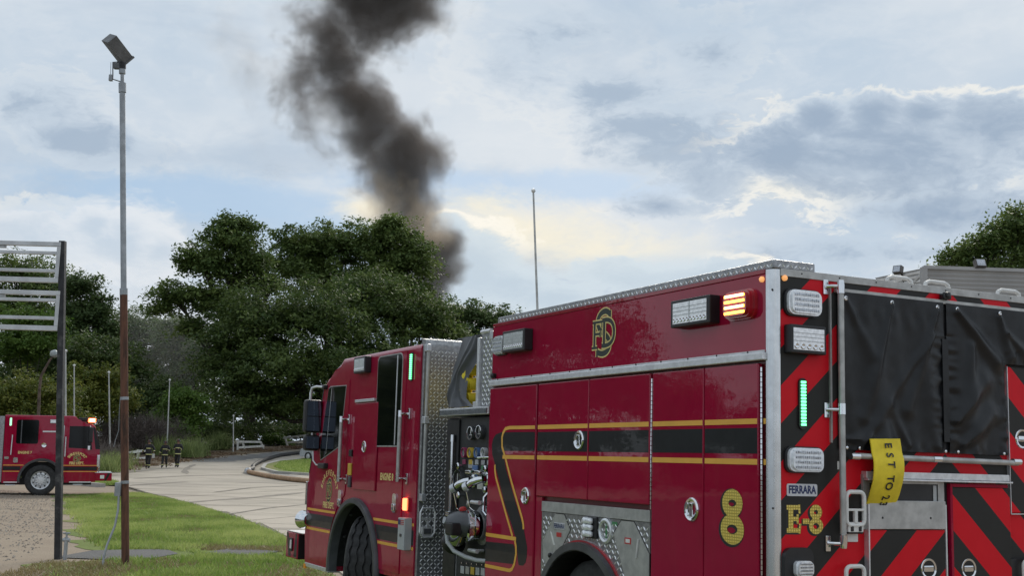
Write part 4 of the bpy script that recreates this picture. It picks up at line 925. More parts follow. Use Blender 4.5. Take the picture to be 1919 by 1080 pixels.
def foldR(w_, z_):
    t = max(0, (2.64 - z_) / .88); f = .012 * math.sin(w_ * 13 + 2) * t ** .7 + .007 * math.sin(w_ * 29 - z_ * 9) * t
    for a, b, k, h in (((1.34, 2.6), (1.66, 2.32), .035, .028), ((1.69, 2.6), (1.78, 2.36), .03, .022), ((1.30, 1.95), (1.55, 2.2), .045, .030), ((1.36, 1.82), (1.62, 2.0), .045, .028), ((1.45, 2.4), (1.42, 1.95), .05, .02), ((1.75, 2.5), (1.95, 2.34), .03, .02)): f += ridge(w_, z_, a, b, k, h)
    f += .008 * nz_(w_ * 1.0 + 9, z_ * .6, 4.0) * t + .002 * nz_(w_ + 5, z_, 13)
    if w_ < 1.36: f += .014 * nz_(w_ * .7 + 3, z_ * 2.3, 11) * min(1, (1.36 - w_) / .05) * (1 if z_ < 2.45 else .2)
    if w_ > 1.66 and z_ < 2.28: f += .012 * nz_(w_ + 2, z_ * 2, 12) * (w_ - 1.66) / .08
    if z_ < 2.40 and w_ > 1.72: f += .008 * nz_(w_ * 2.5, z_ + 8, 12)
    f += .004 * math.sin(w_ * 70) * math.exp(-((z_ - 1.79) / .03) ** 2)
    return max(0, f + .010)
curtain(1.262, 2.40, 1.765, 2.645, 120, 90, foldR, cut=lambda w_, z_: w_ > 1.742 and z_ < 2.305)
P('overlap_flap', G().box(-.034, -.030, -1.262, -1.215, 1.83, 2.43), vinyl)
P('hosebed_opening', G().box(-.012, -.001, -1.74, -.45, 1.77, 2.64).box(-.012, -.001, -2.4, -1.742, 2.31, 2.64), black)
P('curtain_rail', G().box(-.022, .0, -2.42, -.432, 2.640, 2.664, .002), alu2)
for w_, z_ in ((.486, 2.608), (.829, 2.611), (1.181, 2.613), (1.339, 2.614), (1.691, 2.616), (2.05, 2.617)):
    P('snap_fastener', G().lathe([(.0135, 0), (.0135, .006), (.008, .009), (.004, .004), (0, .004)], (-.033, -w_, z_), (-1, 0, 0), 14), chrome, True)
for w_ in (.48, .572, 1.217, 1.315, 1.688):
    P('snap_fastener', G().lathe([(.010, 0), (.009, .006), (0, .008)], (-.036, -w_, 1.775), (-1, 0, 0), 10), chrome, True)
P('rear_camera', G().box(-.05, -.008, -1.285, -1.222, 2.664, 2.70, .01).box(-.06, -.02, -1.27, -1.235, 2.675, 2.708, .008), black, True)
# vertical and horizontal grab rails
P('edge_strip', G().box(-.012, .0, -.405, -.392, 1.80, 2.66), alu2)
g = G().cyl((-.062, -.428, 1.262), (-.062, -.428, 2.672), .0175, 16); rl = P('grab_rail', g, alu2, True)
for z_ in (2.672, 1.985, 1.262):
    g = G().lathe([(.021, -.045), (.022, .0), (.018, .03), (0, .034)], (-.062, -.428, z_), (0, 0, 1 if z_ > 1.5 else -1), 14) if z_ != 1.985 else G().cyl((-.062, -.428, 1.955), (-.062, -.428, 2.015), .021, 14)
    g.box(-.012, 0, -.385, -.350, z_ - .05, z_ + .035, .004).tube([(-.01, -.365, z_ - .005), (-.04, -.385, z_ - .005), (-.062, -.425, z_ - .005)], .011, 8); P('rail_bracket', g, chrome, True, parent=rl)
g = G().cyl((-.062, -.50, 1.732), (-.062, -1.772, 1.722), .0165, 16); rl = P('grab_rail', g, alu2, True)
for w_ in (.515, 1.122, 1.762):
    g = G().cyl((-.062, -w_ + .03, 1.7285), (-.062, -w_ - .03, 1.7285), .0195, 14).cyl((-.062, -w_, 1.7285), (0, -w_, 1.7285), .012, 8); P('rail_bracket', g, chrome, True, parent=rl)
# lamps on the rear corner
warn_lamp(-.328, -.072, 2.482, 2.635, lens, 'x'); warn_lamp(-.332, -.072, 1.63, 1.772, lens, 'x')
scene_lamp(-.325, -.078, 2.275, 2.432, .06, 'x', 1, 'rear_scene_light')
P('rail_strip_light_bezel', G().prism(rrect(-.228, -.172, 1.865, 2.145, .027), 'yz', 0, -.012), black)
g = G()
for k in range(14): g.box(-.021, -.011, -.216, -.184, 1.885 + k * .0178, 1.8975 + k * .0178, .003)
P('green_led', g, ltg)
P('tail_lamp_housing', G().prism(rrect(-.250, -.056, .95, 1.235, .05), 'yz', 0, -.03), black, True)
g = G()
warn = warn_lamp(-.232, -.105, 1.08, 1.172, lens, 'x', d=.07)
warn_lamp(-.232, -.105, .97, 1.06, redlens, 'x', d=.07)
P('badge_plate', G().prism(rrect(-.300, -.092, 1.506, 1.572, .01), 'yz', 0, -.004), plate)
text('badge_lettering', 'FERRARA', .058, (-.0045, -.196, 1.539), REAR, navy, E8, .0022, .78)
# E-8
for mm, dy_, dz_, tt, k, nm in ((ink, .008, -.005, .046, 0, 'number_shadow'), (honeyg, 0, 0, .034, .0010, 'number_letter')):
    g = G(); y = lambda q: -q + dy_; z0, z1 = 1.312, 1.458
    for j, (a, b, w_) in enumerate((((.120, z0), (.120, z1), tt), ((.092, z1 - .012), (.183, z1 - .012), tt * .72), ((.092, z0 + .012), (.186, z0 + .012), tt * .72), ((.12, 1.385), (.168, 1.385), tt * .66), ((.176, z1 + .004), (.180, z1 - .045), tt * .42), ((.178, z0 - .004), (.183, z0 + .048), tt * .42), ((.166, 1.36), (.166, 1.41), tt * .42), ((.200, 1.372), (.245, 1.372), tt * .8))):
        g.ribbon([(y(a[0]), a[1] + dz_), (y(b[0]), b[1] + dz_)], w_, 'yz', -.0004 - k - j * .00006)
    P(nm, g, mm)
eight(-.292, 1.383, .092, .158, .028, 'yz', -.0004, E8)
# folding steps
def fold_step(w0, w1, z0, z1, nm='folding_step'):
    c = (w0 + w1) / 2; H = z1 - z0
    g = G(); fr = [(-p, q) for p, q in rrect(w0, w1, z0 + H * .34, z1, .03)]
    g.ribbon(fr, .022, 'yz', -.055, .02, True)
    q = G()
    for pts in (rrect(w0 + .01, w1 - .01, z0 + H * .34, z1, .03),):
        q.tube([(-.05, -p, z) for p, z in pts + pts[:1]], .012, 8)
    q.box(-.06, -.04, -w1 + .012, -w0 - .012, z0 + H * .62, z0 + H * .67, .004).box(-.06, -.04, -c - .011, -c + .011, z0 + H * .38, z0 + H * .64, .004)
    q.box(-.055, -.02, -w1 + .018, -w0 - .018, z0 + H * .20, z0 + H * .40, .006).box(-.012, .0, -w1 + .02, -w0 - .018, z0, z0 + H * .22, .004)
    s = P(nm, q, whitep, True)
    P('step_hinge', G().box(-.06, -.03, -c - .038, -c - .018, z0 + H * .22, z0 + H * .34, .004).box(-.06, -.03, -c + .018, -c + .038, z0 + H * .22, z0 + H * .34, .004).cyl((-.045, -w0 - .02, z0 + H * .2), (-.045, -w1 + .02, z0 + H * .2), .009, 8), black, True, parent=s)
fold_step(.452, .598, 1.262, 1.535); fold_step(.445, .592, .86, 1.135); fold_step(1.80, 1.95, .88, 1.152)
P('step_backing', G().prism(rrect(-1.95, -1.72, .98, 1.16, .04), 'yz', 0, -.02), black)
P('info_label', G().box(-.001, 0, -.475, -.445, 1.655, 1.70), paper)
# drawer with the open slot, ledge above and the two lower doors
g = G().box(-.016, 0, -.660, -.612, 1.33, 1.632).box(-.016, 0, -1.222, -1.175, 1.33, 1.632).box(-.016, 0, -1.175, -.660, 1.585, 1.632); P('slot_frame', g, alu2)
P('slot_opening', G().box(-.010, -.002, -1.175, -.66, 1.46, 1.585), black)
P('slot_side', G().box(-.014, -.011, -1.165, -1.14, 1.49, 1.578), greyp)
P('drawer_panel', G().box(-.030, 0, -1.218, -.645, 1.332, 1.490, .003), alu2)
g = G()
for w_ in (.74, 1.10): g.lathe([(.007, 0), (.005, .003), (0, .003)], (-.030, -w_, 1.395), (-1, 0, 0), 8)
P('screw', g, black)
lg = P('ledge', G().box(-.045, 0, -1.722, -.615, 1.612, 1.650, .003).box(-.058, -.02, -1.735, -.615, 1.600, 1.610, .002), alum)
P('lower_door', G().box(-.022, 0, -1.215, -.642, .55, 1.327, .003), chev)
P('door_edge', G().box(-.036, 0, -.641, -.632, .55, 1.47), alum)
P('door_edge', G().box(-.026, 0, -1.228, -1.218, .55, 1.47), alum)
P('door_gap', G().box(-.004, 0, -1.255, -1.229, .55, 1.60), black)
g = G().box(-.030, 0, -1.275, -1.257, .55, 1.592, .003).box(-.030, 0, -1.722, -1.275, 1.573, 1.592, .003); P('door_frame', g, red)
P('lower_door', G().box(-.024, 0, -1.742, -1.277, .55, 1.571, .003), chev)
P('side_door', G().box(-.020, 0, -2.42, -1.758, 1.428, 2.298, .003), chev)
g = G().box(-.022, 0, -1.757, -1.7525, 1.424, 2.300).box(-.022, 0, -2.42, -1.7525, 1.4185, 1.4235); P('door_edge', g, alum)
for w_, z_ in ((1.085, 1.112), (1.395, 1.108), (1.868, 1.868)):
    dlatch(-w_, z_, E8, .062, 'x')
# --- pump module
P('pump_housing', G().box(3.545, 4.46, -2.42, -.055, .55, 2.005), panelb)
P('pump_panel', G().box(3.55, 4.20, -.054, -.045, .60, 1.995), panelb); P('edge_panel', G().box(4.205, 4.46, -.054, -.030, .58, 1.99, .004), vinyl)
P('panel_seam', G().box(4.198, 4.204, -.054, -.040, .58, .95), alum)
g = G().box(3.545, 4.53, -.42, .016, 2.020, 2.082, .004); st = P('crosslay_step', g, alum)
g = G()
for k in range(44): g.box(3.552 + k * .0222, 3.562 + k * .0222, .016, .023, 2.026, 2.068)
P('step_rib', g, chrome, parent=st)
P('crosslay_tray', G().box(3.545, 4.45, -2.4, -.10, 2.083, 2.10).box(3.545, 4.45, -1.3, -1.25, 2.1, 2.66), alu2)
P('side_plate', G().box(3.545, 3.80, -.30, -.030, 2.083, 2.69, .004), tread)
P('raised_tread', lozenges((3.55, 3.795, 2.09, 2.685), 'xz', -.030, .005, .036), lozm, kind='stuff')
g = G().box(3.802, 3.842, -.06, -.008, 2.13, 2.655, .004); cpst = P('crosslay_post', g, alum)
P('post_foot', G().box(3.785, 3.87, -.08, .004, 2.084, 2.128, .004), alum, parent=cpst)
P('corner_cap', G().box(3.548, 3.60, -.05, -.002, 2.62, 2.69, .006), plate); P('corner_roll', G().cyl((3.62, -.03, 2.70), (3.80, -.03, 2.70), .018, 10), alum, True)
# vinyl cover over the crosslays: hangs from the top, gathered to the post's foot
def cov():
    V = []; F = []; nx, nz = 40, 44
    for i in range(nx + 1):
        for j in range(nz + 1):
            t = j / nz; s_ = i / nx; z = 2.095 + t * .60
            xr = 3.87 + .20 * max(0, min(1, (.80 - t) / .35)) + .06 * math.sin(min(1, t / .6) * PI) - (.14 * (1 - t / .12) if t < .12 else 0)
            xl = 4.44 - .12 * max(0, t - .55) / .45
            x = xl + (xr - xl) * s_
            y = -.035 + .035 * math.sin(s_ * 9 + t * 5) * (.3 + .5 * (1 - t)) * .5 - .05 * t + .03 * math.exp(-((s_ - .45 - .5 * (t - .4)) / .10) ** 2) + .025 * math.exp(-((s_ - .2 - .7 * (t - .45)) / .08) ** 2)
            V.append((x, y, z))
    for i in range(nx):
        for j in range(nz): a = i * (nz + 1) + j; F.append((a, a + nz + 1, a + nz + 2, a + 1))
    return G().add(V, F)
obj('crosslay_cover', cov(), gvinyl, E8, True, fix=False)
P('cover_top', G().box(3.86, 4.44, -1.4, -.09, 2.685, 2.70), gvinyl)
# hoses lying in the crosslay
yh = tag(obj('yellow_hose', G().tube([(4.20, -.10, 2.13), (4.16, -.07, 2.17), (4.20, -.60, 2.18)], .05, 10).tube([(4.22, -.09, 2.24), (4.15, -.07, 2.29), (4.20, -.6, 2.31)], .055, 10).tube([(4.20, -.09, 2.36), (4.15, -.07, 2.41), (4.20, -.6, 2.43)], .05, 10).tube([(4.26, -.09, 2.125), (4.30, -.08, 2.125), (4.3, -.5, 2.12)], .035, 10), yhose, None, True), 'yellow hose folded inside the crosslay behind the grey vinyl cover', 'fire hose')
yh.matrix_world = Matrix.Translation((1.4206, 6.5744, 0)) @ Matrix.Rotation(math.radians(116.3), 4, 'Z')
# gauges
def gauge(x, z, r, m_, nm='gauge', d=.03):
    s = P(nm, G().lathe([(r, 0), (r, d), (r * .86, d + .008), (r * .78, d)], (x, -.045, z), (0, 1, 0), 24), m_, True)
    P('gauge_face', G().lathe([(r * .8, d - .004), (0, d - .004)], (x, -.045, z), (0, 1, 0), 20), greyp if nm == 'ring_gauge' else black, parent=s); P('gauge_rim', G().lathe([(r * .98, d), (r * .99, d + .009), (r * .88, d + .01), (r * .86, d)], (x, -.045, z), (0, 1, 0), 24), chrome if nm != 'ring_gauge' else m_, True, parent=s)
    P('gauge_hand', G().box(x - .004, x + .004, -.045 + d - .003, -.045 + d, z - r * .1, z + r * .6).box(x - r * .5, x + r * .5, -.045 + d - .003, -.045 + d - .0005, z - r * .32, z - r * .24), paper if nm != 'ring_gauge' else black, parent=s)
gauge(3.935, 1.872, .056, fender); gauge(3.77, 1.879, .056, fender)
for x, mm in ((4.07, purple), (3.945, yel), (3.815, bluet), (3.685, alum)):
    gauge(x, 1.712, .042, mm, 'ring_gauge', .025)
for x, mm in ((4.10, purple), (3.975, yel), (3.85, plate), (3.73, plate), (3.62, plate)): P('valve_tag', G().box(x - .035, x + .025, -.045, -.035, 1.615, 1.655, .003), mm)
P('pull_rod', G().cyl((3.79, -.02, 1.672), (3.56, -.02, 1.678), .009, 8).cyl((3.75, -.02, 1.675), (3.75, -.05, 1.675), .008, 8), chrome, True)
for x, mm in ((3.875, bluet), (3.70, greent)):
    s = P('valve_plate', G().box(x - .06, x + .045, -.045, -.03, 1.50, 1.61, .006), mm); P('valve_handle', G().cyl((x - .02, -.03, 1.555), (x - .02, .03, 1.555), .022, 12).box(x - .07, x + .03, .015, .04, 1.54, 1.57, .008), chrome, True, parent=s)
gauge(4.16, 1.485, .085, fender, 'pressure_gauge', .035)
P('warning_label', G().box(3.72, 3.83, -.045, -.042, 1.42, 1.50), paper); P('label_band', G().box(3.72, 3.83, -.0418, -.041, 1.485, 1.50), orangep)
g = G().cyl((4.285, -.01, 1.86), (4.285, -.01, 1.20), .016, 12)
rr = P('drain_pipe', g, chrome, True); P('pipe_clamp', G().cyl((4.285, -.01, 1.50), (4.285, -.01, 1.56), .024, 12).cyl((4.285, -.01, 1.86), (4.285, -.01, 1.80), .022, 12).box(4.25, 4.32, -.05, .02, 1.18, 1.22, .006), chrome, True, parent=rr)
for x, z in ((3.985, 1.455), (3.735, 1.475)):
    s = P('discharge_elbow', G().lathe([(.055, 0), (.055, .018), (.036, .026), (.032, .05)], (x - .10, -.045, z + .03), (0, 1, 0), 18).tube([(x - .10, .0, z + .03), (x - .07, .03, z + .018), (x - .02, .055, z - .0), (x + .03, .07, z - .03)], [.028, .031, .03, .027], 16), chrome, True)
    P('hose_cap', G().lathe([(.036, 0), (.041, .008), (.041, .036), (.033, .046), (0, .049)], (x + .025, .068, z - .028), (.75, .45, -.48), 18), plate, True, parent=s)
    P('cap_chain', G().tube([(x + .04, .08, z - .07), (x + .03, .05, z - .20), (x + .0, -.02, z - .26), (x - .05, -.04, z - .22)], .004, 5), chrome, parent=s)
for x, z in ((3.66, 1.318), (3.68, .938)):
    P('tee_handle', G().cyl((x, -.045, z), (x, .04, z), .014, 10).cyl((x + .075, .045, z), (x - .075, .045, z), .017, 12), alum, True)
for x, z in ((4.13, 1.60), (4.10, 1.36), (3.90, 1.30), (3.60, 1.42), (3.60, 1.585)):
    P('control_knob', G().lathe([(.012, 0), (.012, .03), (.026, .034), (.028, .05), (.018, .058), (0, .058)], (x, -.045, z), (0, 1, 0), 14), chrome, True)
for x, z in ((3.97, 1.615), (3.62, 1.26)):
    P('info_plate', G().box(x - .045, x + .045, -.045, -.041, z - .03, z + .03, .001), plate)
P('sight_pipe', G().tube([(3.56, -.01, 1.22), (3.60, .0, 1.25), (3.60, .0, 1.36), (3.585, -.03, 1.40)], .014, 8), chrome, True)
# large intake: tread disc, valve body and capped suction elbow, grey drain hose
P('intake_flange', G().lathe([(.0, 0), (.155, 0), (.155, .015), (.12, .02), (.115, .05), (.10, .05)], (3.69, -.045, 1.135), (0, 1, 0), 30), tread, True)
P('intake_ring', G().lathe([(.12, .0), (.125, .03), (.112, .035), (.125, .04), (.128, .08), (.10, .09)], (3.72, .0, 1.13), (.25, 1, 0), 26), chrome, True)
iv = P('intake_valve', G().tube([(3.70, .0, 1.135), (3.73, .06, 1.14), (3.79, .11, 1.145), (3.86, .13, 1.14), (3.92, .125, 1.12)], [.095, .10, .105, .09, .05], 22), fender, True)
P('valve_cover', G().box(3.69, 3.83, .14, .235, 1.055, 1.155, .015), black, True, parent=iv)
P('suction_elbow', G().tube([(3.86, .08, 1.10), (3.93, .08, 1.04), (3.985, .08, .995)], [.07, .08, .08], 18), chrome, True, parent=iv)
P('suction_cap', G().lathe([(.08, -.05), (.10, -.04), (.103, .0), (.09, .02), (.07, .02), (0, .03)], (4.01, .08, .965), (.72, .1, -.68), 24), black, True, parent=iv)
P('cap_lug', G().box(3.93, 4.08, .02, .045, 1.165, 1.185, .006).box(3.96, 3.985, .0, .13, 1.155, 1.175, .006), black, True, parent=iv)
P('valve_tag', G().lathe([(.028, 0), (.028, .01), (0, .01)], (3.88, .21, 1.165), (0, 1, .2), 14), plate, parent=iv); P('red_cap', G().lathe([(.03, 0), (.03, .02), (.018, .03), (0, .03)], (3.78, .1, 1.248), (0, .2, 1), 14), redlab, True, parent=iv)
P('drain_hose', G().tube([(3.93, .13, 1.16), (3.945, .17, 1.08), (3.91, .17, .99), (3.84, .14, .925), (3.74, .08, .885), (3.64, .03, .868), (3.55, -.01, .868)], .017, 10), greyp, True)
g = G()
for k in range(6):
    P('port_tag', G().box(4.10 - k * .098, 4.03 - k * .098, -.045, -.038, .725 + k * .0045, .785 + k * .0045, .003), (greyp, ambl if False else alu2, yel, greyp, greyp, greyp)[k]); g.lathe([(.006, 0), (.006, .01), (0, .01)], (4.065 - k * .098, -.04, .81 + k * .0045), (0, 1, 0), 8)
P('test_port', g, chrome)
# --- cab
CR = .055
prof = [(5.04, .56), (5.04, 2.70), (7.26, 2.70), (7.33, 2.66), (7.44, 2.545), (7.50, 2.53), (7.74, 2.515), (7.83, 2.47), (7.865, 2.40), (8.27, 1.46), (8.32, 1.36), (8.325, .80), (8.28, .47), (7.39, .44)] + arc(FX, FZ, .715, 3, 177, 26) + [(5.965, .56)]
bm = bmesh.new()
A_ = [bm.verts.new((x, .0, z)) for x, z in prof]; B_ = [bm.verts.new((x, -2.5, z)) for x, z in prof]; n = len(prof)
bm.faces.new(A_); bm.faces.new(B_[::-1])
for i in range(n): bm.faces.new((A_[i], A_[(i + 1) % n], B_[(i + 1) % n], B_[i]))
bm.edges.ensure_lookup_table()
ed = [e for e in bm.edges if all(v.co.z > 2.39 or v.co.x > 8.0 and v.co.z > .75 for v in e.verts) and (abs(e.verts[0].co.y - e.verts[1].co.y) < .01) and e.verts[0].co.y > -.01]
bmesh.ops.bevel(bm, geom=ed, offset=.05, segments=5, profile=.5, affect='EDGES')
bmesh.ops.recalc_face_normals(bm, faces=bm.faces[:])
me = bpy.data.meshes.new('cab'); bm.to_mesh(me); bm.free(); me.materials.append(red)
me.polygons.foreach_set('use_smooth', [True] * len(me.polygons)); me.set_sharp_from_angle(angle=math.radians(34))
cab = bpy.data.objects.new('cab', me); _w = cab.modifiers.new('weighted', 'WEIGHTED_NORMAL'); _w.keep_sharp = True; _w.weight = 100; COL.objects.link(cab); cab.parent = E8
# rear wall of the cab in tread plate
P('cab_rear_wall', G().box(5.0, 5.038, -2.49, -.012, .57, 2.69, .006), tread)
P('raised_tread', lozenges((-.62, -.02, .60, 2.66), 'yz', 5.0, -.0055, .034), lozm, kind='stuff')
P('cab_roof_edge', G().prism([(5.0, 2.69), (5.02, 2.735), (5.10, 2.75), (5.10, 2.70), (5.04, 2.69)], 'xz', -.03, -2.4), tread)
P('raised_tread', lozenges((5.03, 5.10, -1.2, -.05), 'xy', 2.748, .003, .034), lozm, kind='stuff')
P('gap_floor', G().box(4.47, 5.0, -2.4, -.06, .50, .58), tread)
P('antenna', G().box(4.56, 4.60, -1.02, -.95, 2.55, 2.93, .004).box(4.57, 4.59, -.98, -.965, 2.93, 2.99), whitep)
g = G().cyl((4.955, -.035, 2.66), (4.955, -.035, 1.30), .0145, 12); rl = P('grab_rail', g, alu2, True)
for z in (2.655, 2.0, 1.31): P('rail_bracket', G().box(4.93, 5.0, -.055, -.012, z - .035, z + .03, .005), plate, parent=rl)
sx = P('folding_step', G().tube([(4.94, -.01, 1.0), (4.94, -.01, 1.18), (4.94, -.03, 1.215), (4.94, -.13, 1.215), (4.94, -.15, 1.18), (4.94, -.15, 1.0), (4.94, -.12, .96), (4.94, -.04, .96), (4.94, -.01, 1.0)], .010, 8).box(4.93, 4.95, -.14, -.02, 1.11, 1.13).box(4.93, 4.95, -.09, -.075, 1.0, 1.12).box(4.935, 4.99, -.13, -.03, .965, 1.05, .006), alum, True)
P('step_hinge', G().box(4.928, 4.94, -.115, -.045, .99, 1.035, .004), fender, parent=sx)
# doors of the cab, each a skin 8 mm proud
def skin(poly, name, m_=red, a=0., b=.008, par=None): return P(name, G().prism(poly, 'xz', a, b), m_, parent=par)
rd_ = skin([(5.375, .60), (5.375, 2.655), (6.03, 2.655), (6.03, 2.60)] + [(6.03, .95)] + arc(FX, FZ, .79, 146, 174, 6) + [(5.88, .60)], 'rear_door')
for poly, nm in ((rrect(5.46, 6.135, 1.755, 2.645, .07), 'window_gasket'),):
    P(nm, G().prism(poly, 'xz', 0, .0125), alu2, parent=rd_)
P('window_pane', G().prism(rrect(5.472, 6.123, 1.768, 2.633, .06), 'xz', 0, .0145), glass, parent=rd_)
P('window_channel', G().box(5.575, 5.60, .0145, .017, 1.775, 2.625), alum, parent=rd_)
fdp = [(6.985, 1.32), (6.985, 2.455), (7.62, 2.452), (7.70, 2.44), (8.145, 1.50), (8.175, 1.36), (8.175, .52), (7.425, .50)] + arc(FX, FZ, .80, 12, 66, 10)
fdo = skin(fdp, 'front_door')
wp = [(7.085, 2.395), (7.60, 2.405), (7.665, 2.385), (7.872, 1.735), (7.835, 1.612), (7.205, 1.765)]
c0 = (7.48, 2.03)
P('window_gasket', G().prism([(c0[0] + (p[0] - c0[0]) * 1.03, c0[1] + (p[1] - c0[1]) * 1.025) for p in wp], 'xz', 0, .0125), alu2, parent=fdo)
P('window_pane', G().prism(wp, 'xz', 0, .0145), glass, parent=fdo)
P('window_channel', G().ribbon([(7.555, 2.39), (7.655, 1.675)], .012, 'xz', .0152), alum, parent=fdo)
ep = P('side_compartment', G().box(6.07, 6.735, 0, .020, 1.325, 2.195, .008), red, True)
P('compartment_trim', G().box(6.17, 6.74, .0, .028, 2.205, 2.235, .004), alum)
dlatch(6.42, 1.755, ep, .06)
def oval_handle(x, z, par):
    h = P('door_handle', G().prism(rrect(x - .048, x + .048, z - .085, z + .09, .03), 'xz', .008, .020), chrome, True, parent=par)
    P('door_handle', G().box(x - .03, x + .03, .02, .036, z - .07, z - .005, .008).prism(rrect(x - .03, x + .03, z + .005, z + .07, .02), 'xz', .02, .0215), black if False else chrome, True, parent=par)
oval_handle(5.53, 1.232, rd_); oval_handle(7.115, 1.215, fdo)
for x, zt, zb in ((5.345, 2.09, 1.435), (7.04, 2.07, 1.39)):
    rl = P('grab_rail', G().cyl((x, .062, zt), (x, .062, zb), .019, 14), alu2, True)
    for z in (zt - .03, zb + .03): P('rail_bracket', G().cyl((x, .062, z - .03), (x, .062, z + .03), .024, 12).cyl((x, .062, z), (x, .0, z), .013, 8).box(x - .11, x - .075, 0, .016, z - .05, z + .05, .004).cyl((x, .03, z), (x - .09, .02, z), .01, 8), chrome, True, parent=rl)
P('green_led_bezel', G().prism(rrect(5.215, 5.285, 2.36, 2.63, .03), 'xz', 0, .010), black)
g = G()
for k in range(13): g.box(5.232, 5.268, .010, .022, 2.378 + k * .0183, 2.391 + k * .0183, .003)
P('green_led', g, ltg)
s = scene_lamp(6.36, 6.70, 2.50, 2.665, .07)
P('marker_lamp', G().prism(rrect(5.195, 5.285, 1.18, 1.29, .02), 'xz', 0, .03), ltr, label='lit red marker lamp')
P('lamp_lens', G().prism(rrect(5.165, 5.195, 1.17, 1.30, .01), 'xz', 0, .02), redlens)
pb = P('paddle_box', G().box(5.10, 5.265, .0, .075, .832, 1.118, .008), greyp, True)
P('flag_sticker', G().box(5.195, 5.258, .075, .0762, 1.055, 1.10), navy, parent=pb); g = G()
for k in range(3): g.box(5.115, 5.195, .075, .0764, 1.057 + k * .016, 1.065 + k * .016)
P('flag_stripe', g, redlab, parent=pb); P('box_latch', G().box(5.16, 5.20, .075, .082, .95, .975), fender, parent=pb)
P('yellow_reflector', G().box(6.80, 6.895, 0, .02, 1.462, 1.585, .006), yel); P('switch_box', G().box(6.80, 6.885, 0, .02, 1.655, 1.725, .006), black); P('switch_box', G().box(6.80, 6.875, 0, .022, 1.34, 1.45, .006), fender)
for nm, za, zb, mm in (('gold_stripe', 1.046, 1.072, gold), ('black_stripe', .878, 1.012, bstripe), ('gold_stripe', .835, .862, gold)):
    def cx_(z): return math.sqrt(max(0, .80 ** 2 - (z - FZ) ** 2))
    P(nm, G().prism([(5.378, za), (FX - cx_(za), za), (FX - cx_(zb), zb), (5.378, zb)], 'xz', .008, .0092), mm, parent=rd_)
    P(nm, G().prism([(8.172, za), (FX + cx_(za), za), (FX + cx_(zb), zb), (8.172, zb)], 'xz', .008, .0092), mm, parent=fdo)
    P(nm, G().box(5.06, 5.362, 0, .001, za, zb), mm); P(nm, G().box(8.185, 8.268, .0, .001, za, zb), mm)
text('door_lettering', 'ENGINE 8', .092, (5.775, .0086, 1.468), SIDE, cream, E8, .0035, .88)
text('door_lettering', 'FIRE DEPT.', .088, (7.50, .0086, 1.125), SIDE, cream, E8, .003, .94)
for i, ch in enumerate('SHREVEPORT'):
    a = math.radians(70 - i * 140 / 9); text('arched_letter', ch, .088, (7.50 - .27 * math.sin(-a) * -1 * -1 if False else 7.50 + .265 * math.sin(a), .0086, 1.245 + .265 * math.cos(a) * .86), SIDE, cream, E8, .003, .9, spin=a)
monogram(7.50, 1.285, .235, E8, .0088, -1, .9, ink, cream)
# front wheel, turned, under its broad fender
wheel(E8, FX, -.22, FZ, math.radians(-33), .53, .36); wheel(E8, FX, -2.28, FZ, PI + math.radians(-33), .53, .36)
g = G(); V = []; F = []; nA = 34; prof_f = [(.68, -.05), (.682, .035), (.695, .05), (.738, .048), (.748, .02), (.745, .0)]
for i in range(nA + 1):
    t = math.radians(-4 + 188 * i / nA)
    for r_, y_ in prof_f: V.append((FX - .05 + r_ * math.cos(t), y_, FZ - .025 + r_ * math.sin(t)))
k = len(prof_f)
for i in range(nA):
    for j in range(k - 1): F.append((i * k + j, i * k + j + 1, (i + 1) * k + j + 1, (i + 1) * k + j))
P('fender', G().add(V, F), fender, True)
a = arc(FX, FZ, .714, 182, -2, 26); b = arc(FX, FZ, .70, -2, 182, 26); P('wheel_well', G().prism(a + b, 'xz', .0, -.75), black)
g = G()
for t in (25, 50, 80, 110): g.lathe([(.02, 0), (.02, .01), (0, .014)], (FX + .69 * math.cos(math.radians(t)), -.12, FZ + .69 * math.sin(math.radians(t))), (-math.cos(math.radians(t)), 0, -math.sin(math.radians(t))), 8)
P('liner_bolt', g, fender)
P('wheel_well_back', G().box(6.0, 7.36, -.78, -.76, .45, 1.25), black)
P('cab_step', G().box(7.40, 8.24, -.12, .012, .425, .468, .004), alum); P('orange_marker', G().box(8.20, 8.27, .0, .015, .40, .45), orangep)
# brow over the windscreen, windscreen, mirrors, headlight, bumper
P('windscreen', G().prism([(7.93, 2.36), (8.255, 1.60), (8.262, 1.604), (7.938, 2.366)], 'xz', -.12, -2.38), glass)
P('corner_pillar', G().prism([(7.868, 2.42), (8.275, 1.46), (8.262, 1.45), (7.852, 2.41)], 'xz', .004, -.10), black)
P('mirror_knuckle', G().box(7.74, 7.84, -.02, .05, 2.385, 2.435, .012), black, True)
P('mirror_arm', G().tube([(7.79, .02, 2.41), (7.84, .10, 2.415), (7.89, .135, 2.40), (7.90, .145, 2.34), (7.90, .145, 2.25)], .014, 10), alum, True)
mh = P('mirror', G().box(7.88, 8.01, .005, .195, 1.905, 2.272, .03), black, True)
P('mirror_glass', G().box(7.872, 7.882, .022, .178, 2.09, 2.255).box(7.872, 7.882, .022, .178, 1.925, 2.08), mirrorg, parent=mh)
mh = P('mirror', G().box(7.88, 7.99, .01, .19, 1.705, 1.882, .035), black, True)
P('mirror_glass', G().box(7.872, 7.884, .03, .17, 1.73, 1.86, .002), mirrorg, parent=mh)
P('mirror_arm', G().tube([(7.92, .10, 1.92), (7.92, .10, 1.87)], .012, 8).tube([(7.92, .08, 1.72), (7.91, .075, 1.60), (7.88, .05, 1.555), (7.80, .0, 1.545)], .009, 8), alum, True)
P('mirror_foot', G().box(7.58, 7.80, .0, .06, 1.515, 1.575, .012), black, True)
